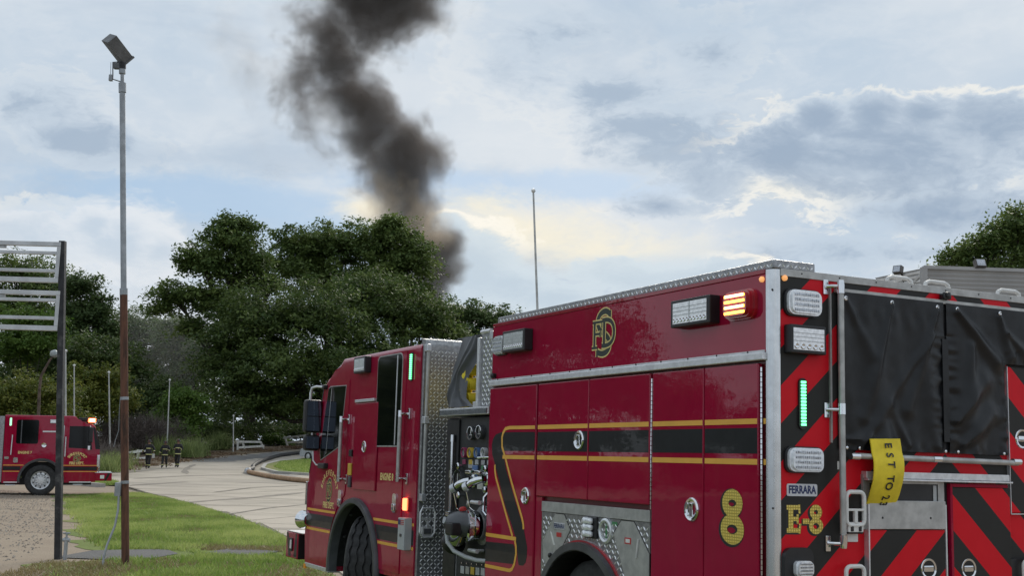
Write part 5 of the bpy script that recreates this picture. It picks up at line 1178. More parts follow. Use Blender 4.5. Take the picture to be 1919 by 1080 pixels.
P('headlight', G().lathe([(.0, -.10), (.06, -.09), (.092, -.04), (.10, .03), (.104, .05), (.09, .06), (0, .07)], (8.34, .0, .93), (1, .15, 0), 24), chrome, True)
P('grille', G().box(8.326, 8.36, -2.0, -.5, .85, 1.35, .01), chrome); P('front_trim', G().box(8.30, 8.35, -.02, .012, 1.10, 1.36, .006), chrome)
P('corner_guard', G().box(8.326, 8.36, -.16, -.01, 1.02, 1.36, .01), black)
bp = P('bumper', G().box(8.52, 8.98, -2.52, .02, .47, .765, .012), red)
P('bumper_plate', G().box(8.34, 8.985, -2.5, .015, .767, .775), alum, parent=bp); P('bumper_rear', G().box(8.505, 8.519, -2.5, .01, .48, .75), black, parent=bp)
P('bumper_lamp', G().box(8.70, 8.82, .02, .035, .55, .70, .006), black, parent=bp); P('bumper_lamp_lens', G().box(8.70, 8.76, .035, .042, .58, .68, .004), lens, parent=bp)
P('bumper_stripe', G().prism([(8.97, .755), (8.90, .755), (8.76, .49), (8.86, .49)], 'xz', .02, .0215).prism([(8.60, .755), (8.55, .755), (8.54, .49), (8.66, .49)], 'xz', .02, .0215), bstripe, parent=bp)
P('chassis', G().box(.3, 8.5, -1.9, -.6, .35, .6), black)
# --- yellow hose hanging out of the hosebed over the rail into the slot
STRAPW = (.728, .730, .7345, .735, .734, .7325, .732, .732, .735, .741, .742)
def strap():
    L = [(-.074, STRAPW[0], 1.832, 0.), (-.080, STRAPW[1], 1.79, 0.01), (-.082, STRAPW[2], 1.752, 0.0), (-.094, STRAPW[3], 1.72, 0.), (-.098, STRAPW[4], 1.69, 0.), (-.098, STRAPW[5], 1.65, 0.), (-.090, STRAPW[6], 1.60, 0.), (-.074, STRAPW[7], 1.56, 0.), (-.055, STRAPW[8], 1.52, 0.), (-.024, STRAPW[9], 1.475, 0.), (-.012, STRAPW[10], 1.455, 0)]
    V = []; F = []; n = len(L); W_ = .110
    for x, w_, z, s_ in L:
        for a, xo in ((-1, .006), (-.9, 0), (0, -.003), (.9, 0), (1, .006)): V.append((x + xo - .004, -w_ - a * W_, z + .004 * a))
        for a in (1, .9, 0, -.9, -1): V.append((x + .008, -w_ - a * W_, z + .004 * a))
    k = 10
    for i in range(n - 1):
        for j in range(k): F.append((i * k + j, i * k + (j + 1) % k, (i + 1) * k + (j + 1) % k, (i + 1) * k + j))
    F.append(tuple(range(k))); F.append(tuple((n - 1) * k + j for j in range(k)))
    return G().add(V, F), L
g, SL = strap()
yhr = tag(obj('yellow_hose', g, yhose, None, True), 'flat yellow hose with black lettering hanging over the chrome rail into the slot', 'fire hose')
yhr.matrix_world = Matrix.Translation((1.4206, 6.5744, 0)) @ Matrix.Rotation(math.radians(116.3), 4, 'Z')
# lettering runs down the hose, each letter turned a quarter
def on_strap(z):
    for a, b in zip(SL, SL[1:]):
        if b[2] <= z <= a[2]:
            t = (a[2] - z) / (a[2] - b[2]); return a[0] + (b[0] - a[0]) * t, a[1] + (b[1] - a[1]) * t, (b[0] - a[0]) / (a[2] - b[2]), (b[1] - a[1]) / (a[2] - b[2])
    return SL[-1][0], SL[-1][1], 0, 0
for ch, z in (('E', 1.795), ('S', 1.742), ('T', 1.690), ('T', 1.612), ('O', 1.570), ('2', 1.506), ('3', 1.470)):
    x, w_, sx_, sw = on_strap(z); tilt = math.atan(sx_)
    M3 = (Matrix.Rotation(-tilt, 3, 'Y') @ REAR)
    text('hose_letter', ch, .072, (x - .0125, -w_ - .0, z), M3, ink, yhr, .0015, .85, spin=-PI / 2 - math.atan(sw) * -1)
# ================================================================== POLES, SIGN, FENCES
m_rust = mat('rusty_paint', (.17, .075, .045), .85, .1, var=.2, vscale=3, col2=(.10, .048, .033), bump=.004, bscale=30, dirt=((.03, .022, .018), .95))
for _n in [q for q in m_rust.node_tree.nodes if q.type == 'TEX_NOISE']:
    _t = NT(m_rust.node_tree); _m = _t.n('ShaderNodeMapping'); _m.inputs['Scale'].default_value = (9, 9, 1.5); _t.put(_m.inputs[0], _t.n('ShaderNodeTexCoord').outputs['Object']); _t.put(_n.inputs['Vector'], _m.outputs[0])
m_galv = mat('galvanised_pipe', (.36, .38, .40), .5, .35, var=.12, vscale=5)
m_bpost = mat('flaking_black_paint', (.022, .022, .025), .6, var=.25, vscale=9, dirt=((.35, .34, .32), .35), bump=.003, bscale=40)
m_wood = mat('weathered_white_wood', (.66, .65, .60), .8, var=.1, vscale=5, dirt=((.38, .36, .30), .5))
m_lampgrey = mat('lamp_housing', (.16, .165, .17), .5, .3, var=.15)
p0, p1 = Vector((-5.465, 17.97, 0)), Vector((-6.05, 17.97, 7.42))
lp = thing('light_pole', 'tall thin pole, rusty brown below and grey pipe above, floodlight on its tip', 'light pole', p0)
u = p1 - p0; L = u.length; Z = lambda t: u * t
obj('pole_base', G().tube([Z(-.02), Z(.25), Z(.538)], .056, 14), m_rust, lp, True)
pu = obj('pole_shaft', G().tube([Z(.538), Z(.962)], .043, 14), m_galv, lp, True)
obj('pole_collar', G().tube([Z(.952), Z(.972)], .056, 14), m_galv, pu, True); obj('pole_collar', G().tube([Z(.532), Z(.545)], .058, 14), m_galv, pu, True)
obj('pole_tip', G().tube([Z(.965), Z(1.003)], .028, 12).tube([Z(.992), Z(1.01)], .05, 12), m_galv, lp, True)
obj('strap_band', G().tube([Z(.322), Z(.328)], .060, 14), m_galv, lp, True); obj('strap_band', G().tube([Z(.158), Z(.164)], .060, 14), m_galv, lp, True)
top = u + Vector((0, 0, .02))
hd = G(); A1 = (right * 20 + up * -32.6); A1 = (A1.normalized() * .80 + fwd * .60).normalized(); A2 = (right * 15 + up * 8 + fwd * 10).normalized(); A2 = (A2 - A1 * A2.dot(A1)).normalized(); A3 = A1.cross(A2)
c0 = top + right * -.075 + up * .30
def obox(c, a, b, d, la, lb, ld): 
    return G().add([c + a * sa * la + b * sb * lb + d * sd_ * ld for sa in (-1, 1) for sb in (-1, 1) for sd_ in (-1, 1)], [(0, 1, 3, 2), (4, 6, 7, 5), (0, 4, 5, 1), (2, 3, 7, 6), (0, 2, 6, 4), (1, 5, 7, 3)])
fh = obj('floodlight', obox(c0, A1, A2, A3, .21, .085, .13), m_lampgrey, lp)
obj('floodlight_rim', obox(c0 + A1 * .205, A1, A2, A3, .014, .10, .145), m_lampgrey, fh)
obj('floodlight_glass', obox(c0 + A1 * .222, A1, A2, A3, .003, .075, .12), glass, fh)
obj('lamp_bracket', G().tube([top, top + up * .09], .055, 10).tube([top + up * .05 + right * .02, c0 + A1 * .16], .03, 8), black, lp, True)
bl = top + right * -.145
obj('photocell_arm', G().tube([u * .974, bl + up * -.16, bl + up * -.10, bl + up * .10, top + up * .11], .009, 6), m_lampgrey, lp, True)
obj('photocell', G().box(-.028, .028, -.03, .03, -.05, .05, .01), m_galv, lp).location = bl + up * -.14 + right * -.03
obj('ballast_box', G().box(-.055, .055, -.04, .04, -.045, .045, .008), m_lampgrey, lp).location = top + right * -.075 + up * .04
obj('bird_spike_wire', G().tube([bl + right * -.035 + up * -.1, bl + right * -.03 + up * .1], .004, 5), m_lampgrey, lp)
jb = obj('junction_box', G().box(-.045, .045, -.05, .05, -.10, .10, .012), m_galv, lp, True); jb.location = Z(.148) + right * -.085 + fwd * -.03
obj('conduit', G().tube([Z(.138) + right * -.07 + fwd * -.06, Z(.11) + right * -.075 + fwd * -.08, Z(.08) + right * -.11 + fwd * -.12, Z(.045) + right * -.20 + fwd * -.2, Z(.02) + right * -.235 + fwd * -.25, Z(-.01) + right * -.24 + fwd * -.27], .016, 10), m_galv, lp, True)
obj('loose_wire', G().tube([Z(.325) + right * -.06, Z(.30) + right * -.075, Z(.262) + right * -.085, Z(.245) + right * -.13, Z(.23) + right * -.16], .005, 5), m_galv, lp)
# sign
s0, s1 = Vector((-6.70, 18.7, 0)), Vector((-7.02, 18.7, 4.86)); sv_ = s1 - s0
sg = thing('sign', 'empty sign of two bare aluminium frames on flaking black posts', 'sign', s0)
def post(off): 
    a, b = Vector((off, 0, -.1)), sv_ + Vector((off, 0, 0)); return G().add([q + Vector((sx, sy, 0)) for q in (a, b) for sx, sy in ((-.045, -.045), (.045, -.045), (.045, .045), (-.045, .045))], [(0, 1, 2, 3), (4, 5, 6, 7), (0, 1, 5, 4), (1, 2, 6, 5), (2, 3, 7, 6), (3, 0, 4, 7)])
obj('post', post(0), m_bpost, sg); obj('post', post(-2.75), m_bpost, sg)
def bar(x0, x1, z0, z1, y0=-.05, y1=.03): return G().box(x0, x1, y0, y1, z0, z1, .006)
m_frame = mat('anodised_frame', (.62, .63, .64), .5, .2, var=.08, vscale=4, dirt=((.36, .35, .33), .3))
for zt, zb, bars in ((4.84, 4.20, (4.665, 4.385)), (4.07, 3.45, (3.925, 3.645))):
    xr = -.05 + sv_.x * (zb / 4.86); dxl = sv_.x * .03
    f = obj('sign_frame', bar(xr - 2.6, xr, zt - .07, zt).box(xr - 2.6, xr, -.05, .03, zb, zb + .075, .006).box(xr - .06, xr, -.05, .03, zb + .076, zt - .071, .006).box(xr - 2.6, xr - 2.54, -.05, .03, zb + .076, zt - .071, .006), m_frame, sg)
    for z in bars: obj('cross_bar', bar(xr - 2.54, xr - .061, z - .025, z + .025, -.045, .02), m_frame, sg)
    obj('ballast_plate', bar(xr - 1.9, xr - .86, zt - .115, zt - .073, -.03, .01), alu2, f)
tag(obj('valve_stub', G().tube([(0, 0, -.05), (0, 0, .34)], .028, 10).tube([(-.05, 0, .30), (.05, 0, .30)], .03, 10).tube([(0, 0, .34), (0, 0, .40)], .016, 8).tube([(-.06, 0, .40), (.05, 0, .40)], .012, 8), m_galv, None, True), 'small grey valve stub standing at the foot of the black sign post', 'pipe').location = (-6.575, 18.62, 0)
# flagpoles
m_fpole = mat('dull_white_pole', (.50, .50, .48), .5, .1, var=.12, vscale=2)
def flagpole(px0, py0, px1, py1, Y, r, label, top_ball=True):
    a, b = at(px0, py0, Y), at(px1, py1, Y); d = (a - b).normalized(); t0 = (tz(Y) - .1 - b.z) / d.z if d.z else 0; base = b + d * t0
    t = thing('flagpole', label, 'flagpole', base, 0, 'white flagpoles along the drive'); v = a - base
    r *= .72; obj('pole', G().tube([(0, 0, 0), v * .5, v], [r, r * .9, r * .65], 10), m_fpole, t, True); obj('finial', G().lathe([(0, -r * 1.6), (r * 1.2, -r), (r * 1.6, 0), (r * 1.2, r), (0, r * 1.6)], v + Vector((0, 0, r)), (0, 0, 1), 12), whitep, t, True); return t
flagpole(123, 660, 123, 785, 72, .085, 'white flagpole with a ball top close beside the black sign post')
flagpole(139, 687, 139, 785, 78, .075, 'short white flagpole rising just behind the red roof lamp')
flagpole(204, 700, 206, 845, 84, .085, 'white flagpole by the bare brush heap, next past the rusty pole')
flagpole(318, 714, 313, 832, 93, .08, 'leaning white flagpole right behind the firefighters')
flagpole(437.5, 781, 437, 850, 102, .075, 'lone short white flagpole in front of the dark oak')
flagpole(999.5, 360, 1007, 575, 62, .105, 'tallest white flagpole rising alone against the sky above the engine roof')
# old street lamp
Y = 70; b = at(74, 800, Y); b.z = tz(Y); sl = thing('street_lamp', 'rusty bent street lamp with a round grey head above engine 7', 'street lamp', b)
q = [Vector((0, 0, 0))] + [at(x, y, Y) - b for x, y in ((72, 780), (74, 730), (77, 705), (84, 692), (93, 676), (99, 668))]
obj('pole', G().tube(q, [.11, .09, .08, .075, .07, .06, .055], 10), mat('old_lamp_pole', (.12, .085, .065), .85, var=.25, vscale=4), sl, True)
hc = at(102, 664, Y) - b; obj('lamp_head', G().lathe([(0, .24), (.15, .21), (.24, .08), (.25, -.02), (.20, -.06), (.17, -.14), (.08, -.2), (0, -.21)], hc, (-.25, -.5, 1), 18), mat('old_lamp_glass', (.33, .36, .36), .35, var=.15), sl, True)
# fences
def fence(label, rails, posts, Y0, Y1, x0, x1):
    def pt(px, py): return at(px, py, Y0 + (Y1 - Y0) * (px - x0) / (x1 - x0))
    b = pt(x0, posts[0][3]); t = thing('fence', label, 'fence', b, 0)
    def beam(a, c, hw, hh):
        d = (c - a).normalized(); n_ = d.cross(Vector((0, 1, 0))).normalized() if abs(d.y) < .9 else Vector((1, 0, 0)); w_ = d.cross(n_).normalized(); n_, w_ = n_ * hh, w_ * hw
        return G().add([p - b + n_ * i + w_ * j for p in (a, c) for i, j in ((-1, -1), (1, -1), (1, 1), (-1, 1))], [(0, 1, 2, 3), (4, 5, 6, 7), (0, 1, 5, 4), (1, 2, 6, 5), (2, 3, 7, 6), (3, 0, 4, 7)])
    for r in rails: obj('rail', beam(pt(r[0], r[1]), pt(r[2], r[3]), .03, .085), m_wood, t)
    for r in posts:
        a, c = pt(r[0], r[1]), pt(r[2], r[3]); c = c - Vector((0, 0, .35)); obj('post', beam(a + Vector((0, .08, 0)), c + Vector((0, .08, 0)), .06, .075), m_wood, t)
    return t
fence('white two rail fence behind the firefighters, partly hidden by them', [(214, 853, 272, 845), (214, 868, 272, 859)], [(258, 843, 258.5, 868), (230, 847, 230, 873), (287, 851, 287, 870)], 85, 88, 214, 287)
fence('broken white fence leaning sideways by the short flagpole', [(447, 828.5, 489, 829), (447, 839.5, 495, 836.5)], [(445, 827, 445.5, 849), (455, 829, 460, 847), (488, 828.5, 498, 845)], 104, 107, 443, 498)
fence('broken white fence further up the drive, sloping up beside the mirror', [(530, 822, 578, 815.5), (540, 830, 578, 826)], [(533, 819, 542, 838), (576, 815, 580, 832)], 115, 112, 530, 580)
# supply hose
m_hose = mat('tan_supply_hose', (.36, .225, .13), .8, var=.15, vscale=3, bump=.004, bscale=50); m_hose2 = mat('black_supply_hose', (.02, .02, .021), .6, var=.2)
HP = [(-4.0, 58.0), (-7.0, 60.6), (-10.1, 62.9), (-12.4, 66.3), (-14.3, 70.3), (-15.3, 72.8)]
def sm(P_, n=6):
    P_ = [P_[0]] + P_ + [P_[-1]]; o = []
    for i in range(1, len(P_) - 2):
        for k in range(n):
            t = k / n; a, b, c, d = [Vector(p) for p in P_[i - 1:i + 3]]; o.append(.5 * ((2 * b) + (-a + c) * t + (2 * a - 5 * b + 4 * c - d) * t * t + (-a + 3 * b - 3 * c + d) * t ** 3))
    return o + [Vector(P_[-2])]
h1 = tag(obj('supply_hose', G().tube([(p.x, p.y, tz(p.y) + .15) for p in sm(HP)], .13, 12), m_hose, None, True), 'thick tan supply hose lying across the concrete drive in front of the lawn island', 'supply hose')
HP2 = [(-15.3, 72.8), (-15.75, 74.6), (-15.9, 77), (-16.7, 81), (-17.5, 87), (-17.9, 93), (-17.9, 98), (-16.6, 103.5), (-13, 107)]
h2 = tag(obj('supply_hose', G().tube([(p.x, p.y, tz(p.y) + .16) for p in sm(HP2)], .13, 12), m_hose2, None, True), 'thick black supply hose curving along the far side of the lawn island', 'supply hose')
tag(obj('hose_coupling', G().lathe([(.0, -.25), (.19, -.24), (.21, -.1), (.18, 0), (.21, .1), (.19, .24), (0, .25)], (-15.3, 72.8, tz(72.8) + .16), (-.35, .9, .05), 16), plate, None, True), 'silver coupling joining the tan hose to the black hose', 'hose coupling')
# ================================================================== CAR behind the mirror
def car(loc, rz):
    t = thing('parked_car', 'silver car on the drive half hidden behind the cab mirror', 'car', loc, rz); paint = mat('silver_car_paint', (.55, .57, .60), .3, .3, coat=1.)
    pr = [(-2.2, .35), (-2.25, .75), (-2.0, .95), (-1.3, 1.0), (-.7, 1.42), (.7, 1.45), (1.35, 1.02), (2.1, .88), (2.2, .6), (2.15, .3)]
    obj('body', G().prism(pr, 'xz', -.85, .85), paint, t)
    obj('window', G().prism([(-1.2, 1.0), (-.66, 1.36), (-.02, 1.38), (-.02, 1.0)], 'xz', .851, .857).prism([(.02, 1.0), (.02, 1.38), (.66, 1.38), (1.2, 1.0)], 'xz', .851, .857), glass, t)
    obj('window', G().prism([(-1.2, 1.0), (-.66, 1.36), (.66, 1.38), (1.2, 1.0)], 'xz', -.857, -.851), glass, t)
    obj('windscreen', G().add([(1.33, -.7, 1.05), (1.33, .7, 1.05), (.76, .62, 1.42), (.76, -.62, 1.42)], [(0, 1, 2, 3)]), glass, t)
    for x in (-1.35, 1.35):
        for y in (-.8, .8): w = obj('wheel', G().lathe([(.2, -.1), (.32, -.1), (.33, 0), (.32, .1), (.2, .1)], (x, y, .33), (0, 1, 0), 16, True), rubber, t, True); obj('rim', G().lathe([(.2, .08), (.0, .1)], (x, y, .33), (0, 1 if y > 0 else -1, 0), 12), alum, w)
    for y in (-.6, .6): obj('headlight', G().box(2.12, 2.22, y - .18, y + .18, .65, .8, .03), lens, t); obj('tail_light', G().box(-2.27, -2.2, y - .15, y + .15, .7, .85, .03), redlens, t)
    return t
cpos = at(617, 862, 93); car((cpos.x, 93, tz(93) + .02), math.radians(150))
# ================================================================== BUILDING
m_side = mat('grey_metal_siding', (.40, .39, .38), .55, .2, var=.06, vscale=.7, dirt=((.30, .29, .28), .35))
bc = at(1731, 503, 28); bl_ = thing('metal_building', 'low grey building with ribbed metal walls behind the fire engine', 'building', (bc.x, bc.y, 0)); ht = bc.z
def wall(name, p, q, top0, top1):
    d = Vector((q[0] - p[0], q[1] - p[1], 0)); L = d.length; d.normalize(); nn = Vector((d.y, -d.x, 0)); n = int(ht / .10); V = []; F = []
    for i in range(n + 1):
        for f_, s_ in ((0., .0), (.72, .022), (.8, .022), (.9, .0)):
            z = min(1, (i + f_) / n)
            for e, tp in ((0, top0), (1, top1)): b = Vector((p[0], p[1], 0)) + d * L * e + nn * s_; V.append((b.x, b.y, z * tp))
    m_ = len(V) // 2
    for i in range(m_ - 1): F.append((2 * i, 2 * i + 1, 2 * i + 3, 2 * i + 2))
    o = obj(name, G().add(V, F), m_side, bl_, fix=False)
    return o
dirf = Vector((math.cos(math.radians(2)), math.sin(math.radians(2)), 0)); dl = Vector((-.455, .89, 0)).normalized() * 1.0
wall('front_wall', (0, 0), (dirf.x * 26, dirf.y * 26), ht, ht); wall('side_wall', (dl.x * -0 + .0, 0), (dl.x * 14, dl.y * 14), ht, ht * .985) if False else wall('side_wall', (3.2 * 0 + (-.5) * 0 + -.02 + .0 + .52 * 14 * 0, .0), (.33 * 14 * 0 + at(1640, 521, 40).x - bc.x, 40 - bc.y), ht, at(1640, 521, 40).z)
obj('corner_trim', G().box(-.07, .07, -.06, .06, 0, ht + .02), m_side, bl_)
obj('roof_trim', G().prism([(0, -.06), (dirf.x * 26, dirf.y * 26 - .06), (dirf.x * 26, dirf.y * 26 + .1), (0, .1)], 'xy', ht - .02, ht + .06), m_side, bl_)
obj('roof', G().prism([(0, .1), (26, 1.), (26, 18), (at(1640, 521, 40).x - bc.x, 12)], 'xy', ht - .1, ht - .02), m_side, bl_)
m_fl = mat('bronze_floodlight', (.11, .095, .085), .5, .2)
for px, py, Y, dx_ in ((1683, 506, 32, -1), (1836, 495, 28, .1)):
    c = at(px, py, Y) - bc - Vector((0, 0, -bc.z)); ax = Vector((dx_ * .7, -.6, .25)).normalized(); sdv = ax.cross(Vector((0, 0, 1))).normalized(); upv = sdv.cross(ax)
    f = obj('floodlight', obox(c, ax, sdv, upv, .07, .12, .10), m_fl, bl_); obj('floodlight_lens', obox(c + ax * .071, ax, sdv, upv, .004, .10, .08), lens2, f)
    obj('floodlight_arm', G().tube([c - ax * .09, c + Vector((.12 if dx_ < 0 else 0, .05, -.12)), (c.x + (.25 if dx_ < 0 else 0), c.y + .05, ht - .02)], .03, 8), m_fl, f, True)
# ================================================================== ENGINE 7 (its front is towards -x of its own axes, the side that shows is y = 0)
e7 = thing('fire_engine', 'red fire engine marked ENGINE 7 standing on gravel behind the sign post', 'fire engine', (-16.37, 43.35, .02))
hd7 = Vector((.942, .335, 0)); e7.rotation_euler = (0, math.radians(1.1), math.atan2(-hd7.y, -hd7.x))
def Q(name, g, m_, smooth=False, par=None): 
    g.v = [(-x, y, z) for x, y, z in g.v]; return obj(name, g, m_, par or e7, smooth)
a7 = [(1.82, .46), (1.88, .9), (1.93, 1.20), (1.925, 1.60), (1.74, 2.42), (1.66, 2.50), (1.25, 2.55), (1.17, 2.62), (1.07, 2.76), (1.0, 2.79), (-1.27, 2.79), (-1.27, .42), (-.68, .42)] + arc(0, .51, .69, 186, -6, 24)
bm = bmesh.new(); A_ = [bm.verts.new((-x, 0, z)) for x, z in a7]; B_ = [bm.verts.new((-x, -2.45, z)) for x, z in a7]; n = len(a7); bm.faces.new(A_); bm.faces.new(B_)
for i in range(n): bm.faces.new((A_[i], A_[(i + 1) % n], B_[(i + 1) % n], B_[i]))
ed = [e for e in bm.edges if all(v.co.z > 2.38 for v in e.verts) and abs(e.verts[0].co.y - e.verts[1].co.y) < .01]
bmesh.ops.bevel(bm, geom=ed, offset=.06, segments=4, profile=.5, affect='EDGES'); bmesh.ops.recalc_face_normals(bm, faces=bm.faces[:]); me = bpy.data.meshes.new('cab'); bm.to_mesh(me); bm.free(); me.materials.append(red)
cb = bpy.data.objects.new('cab', me); COL.objects.link(cb); cb.parent = e7
Q('pump_wall', G().box(-1.60, -1.28, -2.4, -.02, .45, 2.74, .01), tread); Q('rear_body', G().box(-5.2, -1.62, -2.45, 0, .5, 2.75, .01), red); Q('chassis', G().box(-5.0, 1.7, -2.0, -.5, .35, .55), black)
r7 = Q('rear_door', G().prism([(-1.14, .50), (-1.14, 2.70), (-.09, 2.70), (-.09, 1.30)] + arc(0, .51, .76, 100, 165, 8) + [(-.75, .50)], 'xz', 0, .01), red)
Q('window_pane', G().prism(rrect(-.88, -.155, 1.79, 2.63, .07), 'xz', .01, .016), glass, par=r7); Q('window_channel', G().box(-.735, -.70, .016, .019, 1.80, 2.62), fender, par=r7)
f7 = Q('front_door', G().prism([(.80, .62), (.80, 2.46), (1.56, 2.46), (1.72, 1.64), (1.74, 1.55), (1.66, .48), (.9, .48)], 'xz', 0, .01), red)
Q('window_pane', G().prism([(.87, 1.66), (.87, 2.43), (1.52, 2.43), (1.56, 2.38), (1.665, 1.60), (1.40, 1.64)], 'xz', .01, .016), glass, par=f7)
Q('windscreen', G().prism([(1.775, 1.62), (1.66, 2.40), (1.70, 2.41), (1.745, 2.35), (1.925, 1.62)], 'xz', -.02, .004), glass)
Q('windscreen', G().prism([(1.752, 2.36), (1.921, 1.66), (1.93, 1.662), (1.761, 2.362)], 'xz', -.1, -2.35), glass)
Q('side_panel', G().prism([(-.03, 1.25), (-.03, 2.40), (.46, 2.40), (.72, 2.40), (.72, 1.30), (.5, 1.2), (.3, 1.27), (.0, 1.29)], 'xz', 0, .008), red)
lv = Q('louvre', G().box(.43, .70, .008, .02, 1.75, 2.45, .004), plate)
g = G()
for k in range(13): g.box(.46, .67, .02, .024, 1.79 + k * .05, 1.815 + k * .05)
Q('louvre_slot', g, black, par=lv); Q('panel_trim', G().box(-.02, .43, .008, .025, 2.20, 2.25, .004), alum); s = Q('scene_light', G().box(.21, .61, .0, .05, 2.52, 2.65, .008), plate); Q('lamp_lens', G().box(.235, .585, .05, .055, 2.54, 2.63), lens, par=s)
Q('door_knob', G().lathe([(.085, 0), (.08, .02), (.05, .012), (0, .015)], (.05, .008, 1.75), (0, 1, 0), 20), chrome, True); Q('green_led', G().prism(rrect(-1.12, -1.05, 2.41, 2.69, .03), 'xz', .01, .03), mat('pale_green_led', (.3, .8, .5), .3, emit=(.45, 1, .62), estr=.9))
Q('grab_rail', G().cyl((-1.0, .05, 2.10), (-1.02, .05, 1.40), .02, 10), alum, True); Q('grab_rail', G().cyl((.76, .05, 2.05), (.76, .05, 1.35), .02, 10), alum, True)
Q('door_handle', G().prism(rrect(-.93, -.78, 1.13, 1.31, .04), 'xz', .01, .03), chrome, par=r7); Q('door_handle', G().prism(rrect(-1.22, -1.08, 1.25, 1.34, .02), 'xz', .01, .03), chrome)
for za, zb, mm, nm in ((1.03, 1.055, gold, 'gold_stripe'), (.87, 1.0, bstripe, 'black_stripe'), (.815, .84, gold, 'gold_stripe')):
    cxx = math.sqrt(.775 ** 2 - (za - .51) ** 2); Q(nm, G().box(-1.25, -cxx, .01, .012, za, zb), mm); Q(nm, G().box(cxx + .01, 1.86, .01, .012, za, zb), mm)
S7 = SIDE
text('door_lettering', 'ENGINE 7', .125, (.565, .0115, 1.48), S7, cream, e7, .005, .84); text('door_lettering', 'FIRE DEPT.', .13, (-1.17, .0115, 1.12), S7, cream, e7, .006, .82)
for i, ch in enumerate('SHREVEPORT'):
    a = math.radians(62 - i * 124 / 9); text('arched_letter', ch, .125, (-1.17 + .31 * math.sin(a), .0115, 1.22 + .245 * math.cos(a)), S7, cream, e7, .006, .9, spin=a)
monogram(-1.17, 1.29, .24, e7, .0115, -1, 1.15, ink, cream)
Q('light_bar', G().box(1.16, 1.48, -2.2, -.12, 2.62, 2.74, .02), black); lb7 = Q('light_bar_end', G().box(1.48, 1.74, -.5, -.08, 2.58, 2.72, .02), ltr, label if False else False)
lb7['label'] = 'lit red end of the light bar'; Q('lit_led', G().box(1.54, 1.70, -.08, -.07, 2.60, 2.70, .01), mat('bright_amber_led', (1, .8, .5), .3, emit=(1, .72, .42), estr=4.))
mr = Q('mirror', G().box(1.52, 1.66, .12, .30, 1.85, 2.40, .03), black); Q('mirror_arm', G().tube([(1.55, .02, 2.44), (1.56, .2, 2.44), (1.57, .2, 2.38)], .018, 8), alum, True); Q('mirror', G().box(1.50, 1.60, .12, .24, 1.58, 1.74, .02), chrome)
b7 = Q('bumper', G().box(1.82, 2.38, -2.5, .04, .50, .78, .015), red); Q('bumper_top', G().box(1.80, 2.39, -2.5, .045, .782, .80), plate, par=b7); Q('bumper_lamp', G().box(1.98, 2.12, .04, .05, .58, .70, .005), lens, par=b7); Q('bumper_stripe', G().prism([(2.24, .775), (2.33, .775), (2.2, .505), (2.12, .505)], 'xz', .041, .0425), bstripe, par=b7); Q('bumper_strut', G().tube([(1.93, -.05, .80), (1.93, -.05, .98)], .02, 8), chrome)
Q('headlight', G().box(1.84, 1.95, -.2, .015, .98, 1.42, .02), chrome); Q('cab_step', G().box(.95, 1.68, -.1, .02, .435, .475, .004).box(-1.2, -.70, -.1, .02, .43, .47, .004), alum); Q('hanging_step', G().box(-1.14, -.82, -.02, .06, .345, .375).box(1.08, 1.40, -.02, .06, .36, .39), plate)
g = G(); V = []; F = []
for i in range(31):
    t = math.radians(-6 + 192 * i / 30)
    for r_, y_ in ((.68, -.02), (.69, .04), (.76, .05), (.775, .0)): V.append((r_ * math.cos(t), y_, .51 + r_ * math.sin(t)))
for i in range(30):
    for j in range(3): F.append((i * 4 + j, i * 4 + j + 1, i * 4 + j + 5, i * 4 + j + 4))
Q('fender', G().add(V, F), fender, True); a = arc(0, .51, .689, 184, -4, 24); b = arc(0, .51, .68, -4, 184, 24); Q('wheel_well', G().prism(a + b, 'xz', 0, -.7), black); Q('wheel_well_back', G().box(-.66, .66, -.72, -.70, .4, 1.15), black)
wheel(e7, 0, -.19, .52, 0, .53, .33, False); wheel(e7, 0, -2.28, .52, PI, .53, .33, False); wheel(e7, 4.3, -.2, .52, 0, .53, .33, False)
